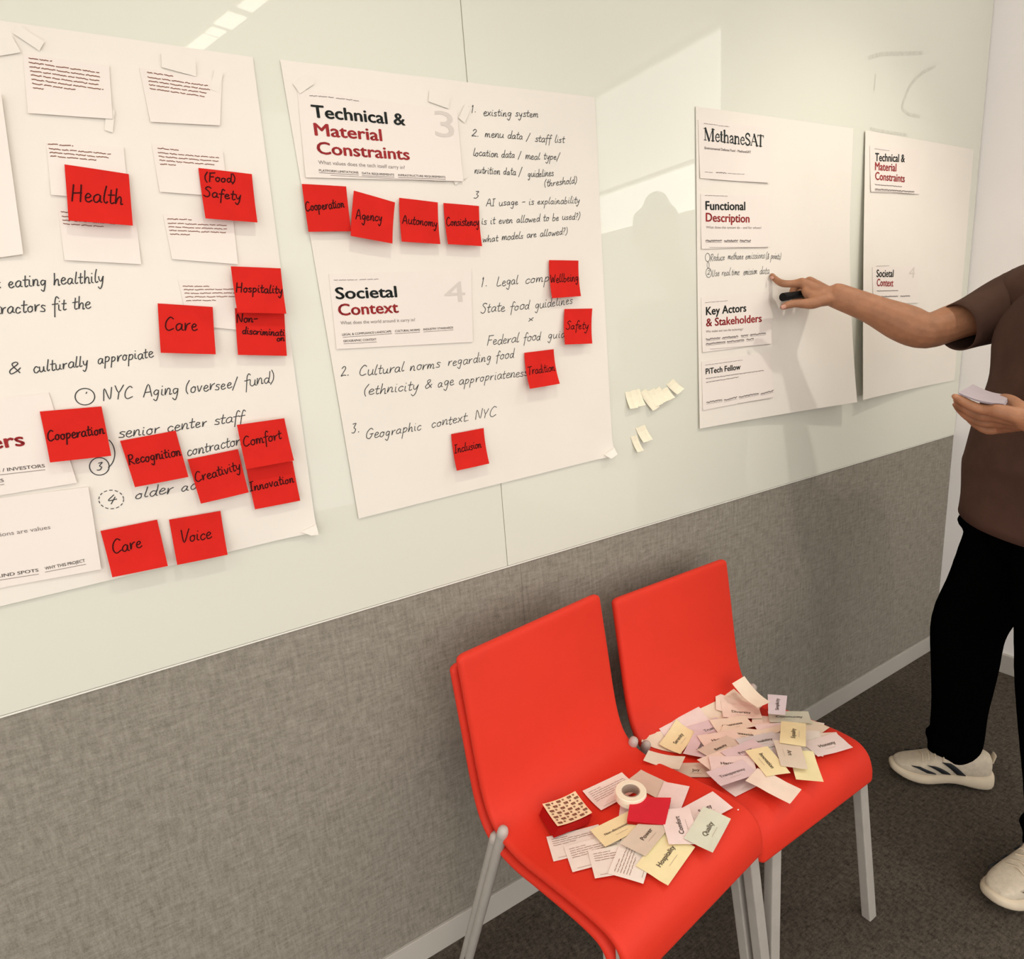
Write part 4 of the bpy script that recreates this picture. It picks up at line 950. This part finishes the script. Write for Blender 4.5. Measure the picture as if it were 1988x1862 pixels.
# ------------------------------------------------------------------ the person at the board
per = empty('person', (1.80, -.56, 0)); tag(per, 'person in brown T-shirt and black trousers pointing at a sheet, holding cards', 'person')
PI_ = Matrix.Translation(-per.location)
FD = V((-.62, .785, 0)).normalized(); LF = V((-FD.y, FD.x, 0))        # facing, and the person's left
UP = V((0, 0, 1))
def px(u, v, y): return aty(u, v, y)
def pchild(o, par=per): o.parent = par; o.matrix_parent_inverse = PI_; return o
def voxel(name, pb, mt, size, smooth=2, parent=None):
    o = pb.build(name, mt, None, True)
    md = o.modifiers.new('r', 'REMESH'); md.mode = 'VOXEL'; md.voxel_size = size; md.use_smooth_shade = True
    ms = o.modifiers.new('s', 'SMOOTH'); ms.factor = .5; ms.iterations = smooth
    dg = bpy.context.evaluated_depsgraph_get(); me = bpy.data.meshes.new_from_object(o.evaluated_get(dg)); o.modifiers.clear()
    old = o.data; o.data = me; bpy.data.meshes.remove(old); me.polygons.foreach_set('use_smooth', [True]*len(me.polygons))
    return o
body = PB()
shR = V((1.955, -.40, 1.365)); shL = V((1.70, -.73, 1.365)); hipc = V((1.80, -.57, .93)); 
elR = px(1800, 642, -.285); wrR = px(1622, 573, -.128)
neck0 = V((1.83, -.58, 1.40)); headc = V((1.735, -.665, 1.685))
# torso, neck, head
loft(body, [hipc, V((1.81, -.57, 1.10)), V((1.82, -.57, 1.28)), V((1.825, -.575, 1.35)), neck0+UP*.01], [(.15, .11), (.14, .105), (.155, .115), (.14, .10), (.07, .07)], up=FD, n=18)
loft(body, [neck0-UP*.03, neck0.lerp(headc, .5)+UP*.0, headc-UP*.04], [.062, .056, .06], up=FD, n=14)
HF = V((-.42, .88, -.22)).normalized(); HL = UP.cross(HF).normalized(); HU = HF.cross(HL).normalized()
def hp(f, l, u): return headc+HF*f+HL*l+HU*u
loft(body, [hp(-.02, 0, .085), hp(-.005, 0, .05), hp(.0, 0, .0), hp(.012, 0, -.05), hp(.03, 0, -.095)], [(.05, .06), (.072, .088), (.074, .095), (.062, .078), (.030, .035)], up=HF, n=18)
loft(body, [hp(.093, 0, .012), hp(.108, 0, -.015), hp(.112, 0, -.028)], [.008, .011, .013], up=HF, n=8)         # nose
loft(body, [hp(.088, -.022, -.052), hp(.094, 0, -.051), hp(.088, .022, -.052)], [.005, .008, .005], up=HF, n=8)  # lips
for sg in (-1, 1):
    loft(body, [hp(.0, sg*.076, .018), hp(-.008, sg*.084, .002), hp(.0, sg*.078, -.022)], [.008, .012, .008], up=HF, n=8)  # ears
    loft(body, [hp(.085, sg*.045, .030), hp(.092, sg*.02, .030)], [.007, .007], up=HF, n=8)                         # brows
# arms
def limb(pts, rad, up=UP, n=16): loft(body, pts, rad, up=up, n=n)
limb([shR-V((.03, .03, 0)), shR, shR.lerp(elR, .35), shR.lerp(elR, .7), elR, elR.lerp(wrR, .25)+V((0, 0, -.004)), elR.lerp(wrR, .6), wrR.lerp(elR, .08), wrR],
     [.05, .058, .052, .047, .045, (.044, .047), (.033, .036), (.027, .032), (.026, .031)])
# right hand, pointing; palm down, thumb nearest the camera
mIy = -.066
mcp = {'i': px(1556, 549, -.068), 'm': px(1571, 547, -.060), 'r': px(1583, 552, -.050), 'p': px(1592, 560, -.042)}
wr = wrR
for k_, r0 in (('i', .0135), ('m', .0140), ('r', .0130), ('p', .0115)):
    limb([wr+(mcp[k_]-wr)*.02+V((0, 0, -.004)), wr.lerp(mcp[k_], .55)+V((0, 0, -.003)), mcp[k_]], [(.016, .019), (.0145, .0155), r0], n=12)
limb([wr, wr.lerp(mcp['i'], .5)+V((0, 0, -.012)), wr.lerp(mcp['m'], .85)+V((0, 0, -.010))], [(.020, .024), (.020, .020), (.014, .012)], n=12)
limb([mcp['i'], px(1537, 551, -.050), px(1521, 550.5, -.038), px(1511, 546.5, -.024), px(1501.5, 538, -.013), px(1498.8, 533.5, -.0115)], [.0128, .0100, .0098, .0086, .0075, .0058], n=12)
# curled middle, ring, little finger round the pen
limb([mcp['m'], px(1553, 553, -.042), px(1541, 561, -.034), px(1539, 572, -.036), px(1546, 580, -.050), px(1556, 581, -.062)], [.0125, .0100, .0098, .0090, .0082, .0068], n=12)
limb([mcp['r'], px(1566, 556, -.030), px(1553, 563, -.024), px(1551, 575, -.028), px(1558, 583, -.044), px(1567, 584, -.058)], [.0120, .0098, .0095, .0088, .0080, .0066], n=12)
limb([mcp['p'], px(1578, 562, -.024), px(1568, 568, -.020), px(1565, 577, -.026), px(1571, 585, -.040), px(1578, 586, -.050)], [.0105, .0085, .0082, .0076, .0070, .0058], n=12)
# thumb
limb([wr+(mcp['i']-wr)*.10+V((0, 0, -.012)), px(1594, 583, -.118), px(1577, 588.5, -.108), px(1561, 589.5, -.098), px(1545, 589.5, -.088), px(1532, 591.5, -.080), px(1520, 596, -.074)], [.018, .0165, .0155, .0125, .0102, .0104, .0078], n=12)
# web between thumb and index
limb([px(1590, 572, -.108), px(1570, 572, -.092), px(1562, 565, -.082)], [.014, .012, .009], n=10)
# left arm, palm up holding the cards
wrL = px(2003, 815, -.655); elL = V((1.795, -.865, 1.10))
limb([shL+V((.03, .03, 0)), shL, shL.lerp(elL, .35), shL.lerp(elL, .7), elL, elL.lerp(wrL, .25), elL.lerp(wrL, .6), wrL.lerp(elL, .08), wrL],
     [.05, .058, .052, .047, .045, (.047, .044), (.036, .033), (.029, .025), (.028, .024)])
mL = {'i': px(1934, 797, -.612), 'm': px(1936, 808, -.598), 'r': px(1938, 819, -.588), 'p': px(1942, 831, -.580)}
for k_, r0 in (('i', .0135), ('m', .0135), ('r', .0128), ('p', .0115)):
    limb([wrL, wrL.lerp(mL[k_], .5), mL[k_]], [(.016, .017), (.015, .015), r0], n=12)
limb([mL['i'], px(1908, 795, -.592), px(1888, 788.5, -.578), px(1866, 776.5, -.562), px(1853, 769.5, -.556)], [.0120, .0098, .0092, .0080, .0058], n=12)
limb([mL['m'], px(1908, 808, -.576), px(1886, 800, -.562), px(1867, 787, -.548), px(1857, 777, -.545)], [.0125, .0100, .0094, .0082, .0060], n=12)
limb([mL['r'], px(1908, 820, -.566), px(1884, 811, -.552), px(1866, 797, -.540), px(1855, 785, -.538)], [.0120, .0096, .0090, .0078, .0058], n=12)
limb([mL['p'], px(1920, 836, -.566), px(1902, 829, -.552), px(1886, 817, -.545), px(1876, 807, -.542)], [.0108, .0086, .0080, .0070, .0052], n=12)
limb([wrL+V((0, 0, .008)), px(1986, 800, -.640), px(1972, 786, -.622), px(1960, 776, -.600), px(1948, 771, -.585)], [.017, .016, .0125, .0102, .0076], n=12)
# legs (inside the trousers)
anR = V((1.846, -.396, .10)); anL = V((1.670, -.696, .10))
knR = V((1.842, -.400, .50)); knL = V((1.680, -.660, .50))
for a, k_, h in ((anR, knR, hipc-LF*.09), (anL, knL, hipc+LF*.09)):
    limb([h, h.lerp(k_, .5), k_, k_.lerp(a, .35), a, a-UP*.045], [.085, .072, .055, .052, .036, .038], up=FD)
bo = pchild(voxel('body', body, M['skin'], .0036, 2))
# nails, eyes
p = PB(); loft(p, [px(1497.6, 537, -.0165), px(1499.5, 541, -.0205)], [(.0045, .0016), (.0045, .0016)], up=V((-.6, -.8, 0)), n=10); pchild(p.build('fingernail', M['nail'], None, True))
p = PB(); a = px(1517.5, 597.0, -.0845); b = px(1524.5, 595.0, -.0875); loft(p, [a, b], [(.0055, .0018), (.0055, .0018)], up=V((-.85, -.53, 0)), n=10); pchild(p.build('thumbnail', M['nail'], None, True))
for sg in (-1, 1):
    p = PB(); loft(p, [hp(.078, sg*.032, .012), hp(.084, sg*.032, .012)], [.011, .009], up=HU, n=10); pchild(p.build('eye', M['eye'], None, True))
# hair: short cap
p = PB(); loft(p, [hp(-.018, 0, .104), hp(-.015, 0, .075), hp(-.022, 0, .03), hp(-.035, 0, -.03), hp(-.04, 0, -.06)], [(.045, .055), (.076, .092), (.080, .088), (.068, .065), (.05, .04)], up=HF, n=20)
pchild(voxel('short_hair', p, M['hair'], .006, 1))

# T-shirt: open tubes for trunk and sleeves, with thickness
def cloth_tube(pb, pts, rad, up, n=40, wr=.004, seed=0, sub=6):
    C = catmull(pts, sub); R = catmull([(a, b, 0) for a, b in rad], sub); vs = []
    for i, c in enumerate(C):
        t = (C[min(i+1, len(C)-1)]-C[max(i-1, 0)]).normalized(); s = t.cross(up).normalized(); u = s.cross(t).normalized()
        for k_ in range(n):
            q = 2*math.pi*k_/n; f = 1+wr/.1*(math.sin(3*q+seed+i*.25)*.5+math.sin(5*q-i*.42+seed*2)*.35+math.sin(2*q+i*.7)*.3)
            vs.append(c+s*R[i].x*math.cos(q)*f+u*R[i].y*math.sin(q)*f)
    fs = [(i*n+k_, i*n+(k_+1) % n, (i+1)*n+(k_+1) % n, (i+1)*n+k_) for i in range(len(C)-1) for k_ in range(n)]
    pb.add(vs, fs)
sh = PB()
hem = px(1990, 1028, -.50)
TP = [hipc+FD*.040-UP*.100, hipc+FD*.022+UP*.030, hipc+FD*.018+UP*.10, hipc+FD*.005+UP*.24, hipc+FD*.0+UP*.36, V((1.825, -.575, 1.36)), V((1.828, -.575, 1.415)), V((1.828, -.578, 1.445))]
cloth_tube(sh, TP, [(.195, .145), (.205, .158), (.203, .160), (.195, .148), (.200, .140), (.190, .115), (.12, .09), (.075, .072)], FD, seed=1, wr=.0035)
hs = px(1857, 636, -.335)
cloth_tube(sh, [shR+V((-.10, -.125, .012)), shR+V((-.045, -.055, .004)), shR+V((0, 0, -.002)), shR.lerp(hs, .5)+V((0, 0, -.004)), hs.lerp(shR, .0)], [(.07, .070), (.085, .083), (.082, .080), (.072, .068), (.056, .056)], UP, seed=2, wr=.003)
hl = shL.lerp(elL, .62)
cloth_tube(sh, [shL-V((-.10, -.125, -.01)), shL-V((-.045, -.055, -.004)), shL, shL.lerp(elL, .3), hl], [(.07, .07), (.083, .083), (.080, .080), (.074, .074), (.072, .072)], FD, seed=3, wr=.003)
o = sh.build('t_shirt', M['shirt'], None, True); md = o.modifiers.new('t', 'SOLIDIFY'); md.thickness = .0035; pchild(o)
# trousers
tr_ = PB(); T_UP = FD
loft(tr_, [hipc+UP*.10, hipc+UP*.02, hipc-UP*.10], [(.165, .125), (.185, .140), (.175, .135)], up=FD, n=24)
for h, k_, a, sg in ((hipc-LF*.088-UP*.03, knR, anR, -1), (hipc+LF*.088-UP*.03, knL, anL, 1)):
    loft(tr_, [h, h.lerp(k_, .35), h.lerp(k_, .7), k_, k_.lerp(a, .35), k_.lerp(a, .65), a+UP*.03, a+FD*.010-UP*.010], [(.095, .12), (.096, .110), (.084, .096), (.078, .088), (.070, .078), (.062, .068), (.058, .066), (.052, .060)], up=FD, n=20)
    loft(tr_, [a+UP*.06, a-UP*.035], [.044, .040], up=FD, n=14)
    for dz, dr, fo in ((.10, .010, .012), (.045, .012, .022), (.36, .006, .012)):
        c = a+UP*(dz-.02); loft(tr_, [c+FD*fo+LF*.03, c+FD*fo-LF*.03], [(.05, .030), (.05, .030)], up=UP, n=10)
loft(tr_, [px(1876, 1010, -.37), px(1895, 1018, -.41)], [.022, .03], up=UP, n=10)
pchild(voxel('trousers', tr_, M['trouser'], .008, 3))

# ------------------------------------------------------------------ shoes
def make_shoe(toe, heel, side, label):
    """toe, heel points on the floor; built in local x forward, y left"""
    d_ = (toe-heel); L = d_.length; ex = d_.normalized(); ey = UP.cross(ex)
    def w(x, y, z): return heel+ex*x+ey*y+UP*z
    def loftx(secs, n=20, lift_=0.):
        pb = PB(); vs = []
        for (x, yc, zc, hy, hz, fl) in secs:
            for k_ in range(n):
                q = 2*math.pi*k_/n; cy, sz = math.cos(q), math.sin(q)
                e = .75; yy = math.copysign(abs(cy)**e, cy)*hy; zz = math.copysign(abs(sz)**e, sz)*hz
                if zz < 0: zz *= fl
                vs.append(w(x, yc+yy, zc+zz+lift_))
        fs = [(i*n+k_, i*n+(k_+1) % n, (i+1)*n+(k_+1) % n, (i+1)*n+k_) for i in range(len(secs)-1) for k_ in range(n)]
        fs.append(tuple(range(n))[::-1]); fs.append(tuple((len(secs)-1)*n+k_ for k_ in range(n))); pb.add(vs, fs); return pb
    k = L/.29
    S_ = [(0.0, 0, .034, .018, .020, 1), (.008, 0, .029, .031, .028, 1), (.03, 0, .025, .038, .025, 1), (.07, 0, .027, .038, .024, .95), (.11, 0, .031, .035, .020, .9), (.15, 0, .027, .038, .021, 1), (.19, 0, .021, .047, .021, 1), (.23, 0, .024, .048, .020, .95), (.26, 0, .030, .040, .019, .85), (.283, 0, .037, .026, .015, .8), (.291, 0, .040, .012, .010, .8)]
    up_ = [(.008, 0, .060, .018, .030, 1), (.02, 0, .064, .027, .040, 1), (.05, 0, .064, .032, .042, 1), (.09, 0, .064, .034, .043, 1), (.115, 0, .066, .034, .045, 1), (.15, 0, .054, .036, .040, 1), (.19, 0, .043, .041, .030, 1), (.23, 0, .040, .040, .021, 1), (.262, 0, .040, .030, .015, 1), (.280, 0, .038, .016, .010, 1)]
    sc_ = lambda q: [(x*k, y, z, hy, hz, f) for x, y, z, hy, hz, f in q]
    u = loftx(sc_(up_), lift_=.010).build('shoe', M['shoe'], None, True); pchild(u); u['label'] = label
    sb = u.modifiers.new('s', 'SUBSURF'); sb.levels = sb.render_levels = 1
    so = loftx(sc_(S_)).build('foam_sole', M['sole'], None, True); sb = so.modifiers.new('s', 'SUBSURF'); sb.levels = sb.render_levels = 1
    so.parent = u; so.matrix_parent_inverse = PI_ if False else Matrix.Identity(4); so.matrix_parent_inverse = PI_ @ Matrix.Identity(4)
    so.matrix_parent_inverse = (per.matrix_basis.inverted() @ PI_.inverted()) if False else so.matrix_parent_inverse
    parts = [so]
    def up_at(x):
        q = sc_(up_)
        for a, b in zip(q[:-1], q[1:]):
            if a[0] <= x <= b[0]: t = (x-a[0])/(b[0]-a[0]); return [a[j]+(b[j]-a[j])*t for j in range(5)]
        return q[-1][:5]
    for sd in (-1, 1):
        for j in range(3):         # three slanting stripes on each side
            x0 = (.098+j*.042)*k; pb = PB(); A = []; n_ = 6
            for i in range(n_+1):
                t = i/n_; xx = x0+t*.044*k; x_, yc, zc, hy, hz = up_at(xx); z = .040+t*.62*(zc+hz-.040); rel = max(-1, min(1, (z-zc)/hz)); yy = hy*(1-abs(rel)**2.6)**(1/2.6)
                A += [w(xx-.012*k, sd*(yy+.0030), z+.010), w(xx+.012*k, sd*(yy+.0026-.05*max(0, xx/k-.17)**1.5), z+.010)]
            pb.add(A, [(2*i, 2*i+1, 2*i+3, 2*i+2) for i in range(n_)]); so_ = pb.build('stripe', M['stripe'], None, True); md = so_.modifiers.new('t', 'SOLIDIFY'); md.thickness = .003; md.offset = 0; parts.append(so_)
    pb = PB()
    loft(pb, [w(.15*k, 0, .098), w(.125*k, 0, .115), w(.112*k, 0, .138)], [(.026, .006), (.028, .006), (.026, .005)], up=UP, n=12); parts.append(pb.build('tongue', M['shoe'], None, True))
    pb = PB()
    for j in range(5):
        x = (.135+j*.017)*k; x_, yc, zc, hy, hz = up_at(x); z = zc+hz+.0125
        loft(pb, [w(x, -.022, z-.006), w(x-.004, 0, z+.002), w(x, .022, z-.006)], [.0026, .0026, .0026], up=UP, n=6)
    loft(pb, [w(.13*k, 0, .100), w(.145*k, .022, .104), w(.15*k, .034, .088)], [.002]*3, up=UP, n=6)
    loft(pb, [w(.13*k, 0, .100), w(.148*k, -.02, .102), w(.155*k, -.030, .086)], [.002]*3, up=UP, n=6)
    parts.append(pb.build('laces', M['sole'], None, True))
    pb = PB(); loft(pb, [w(.008*k, 0, .085), w(.002*k, 0, .108)], [(.012, .004), (.012, .003)], up=ex, n=10); parts.append(pb.build('heel_tab', M['sole'], None, True))
    for q in parts: q.parent = u; q.matrix_parent_inverse = PI_.inverted() @ PI_ if False else Matrix.Identity(4)
    return u
# u itself is placed with parent inverse, so its world matrix is identity-like: parts share it
make_shoe(V((1.724, -.280, 0)), V((1.896, -.477, 0)), -1, 'cream sports shoe on the foot nearer the wall')
make_shoe(V((1.458, -.646, 0)), V((1.728, -.706, 0)), 1, 'cream sports shoe at the right edge, nearer the camera')

# ------------------------------------------------------------------ things held
r = empty('marker_pen', px(1540, 574, -.055)); tag(r, 'short black marker pen held in the pointing hand', 'marker'); inv = Matrix.Translation(-r.location)
A = px(1519.5, 577, -.062); B = px(1553, 571.5, -.060); E_ = B+(B-A).normalized()*.055
p = PB(); loft(p, [A.lerp(B, .35), E_], [.0095, .0095], up=UP, n=16); o = p.build('pen_barrel', M['pen'], r, True); o.matrix_parent_inverse = inv
p = PB(); loft(p, [A, A.lerp(B, .34)], [.0105, .0105], up=UP, n=16, cap=False); p.f.append(tuple(range(16))); p.f.append(tuple(range(16, 32))); o = p.build('pen_cap', M['pen'], r, False); o.matrix_parent_inverse = inv
for i in range(6):
    D = px(1951-i*.6, 790-i*.7, -.622); A = px(1862-i*.3, 768.5-i*.7, -.560); B = px(1889, 752.5-i*.7, -.528); C_ = px(1964-i*.5, 773-i*.7, -.590)
    r = empty('word_card', (A+C_)/2); tag(r, 'pale lilac card, %s of the small stack in the lower hand' % ['lowest', 'second from the bottom', 'third from the bottom', 'third from the top', 'second from the top', 'topmost'][i], 'card', 'cards held in the hand')
    o = sheet('card_sheet', 8, 4, lambda u, v: A.lerp(D, u).lerp(B.lerp(C_, u), v)+UP*(.003-.005*math.sin(math.pi*u)), M['c_lilac'], thick=.0005, back=V((0, 0, -1))); o.parent = r; o.matrix_parent_inverse = Matrix.Translation(-r.location)
    o.data.polygons.foreach_set('use_smooth', [True]*len(o.data.polygons)); o.data.set_sharp_from_angle(angle=.7)
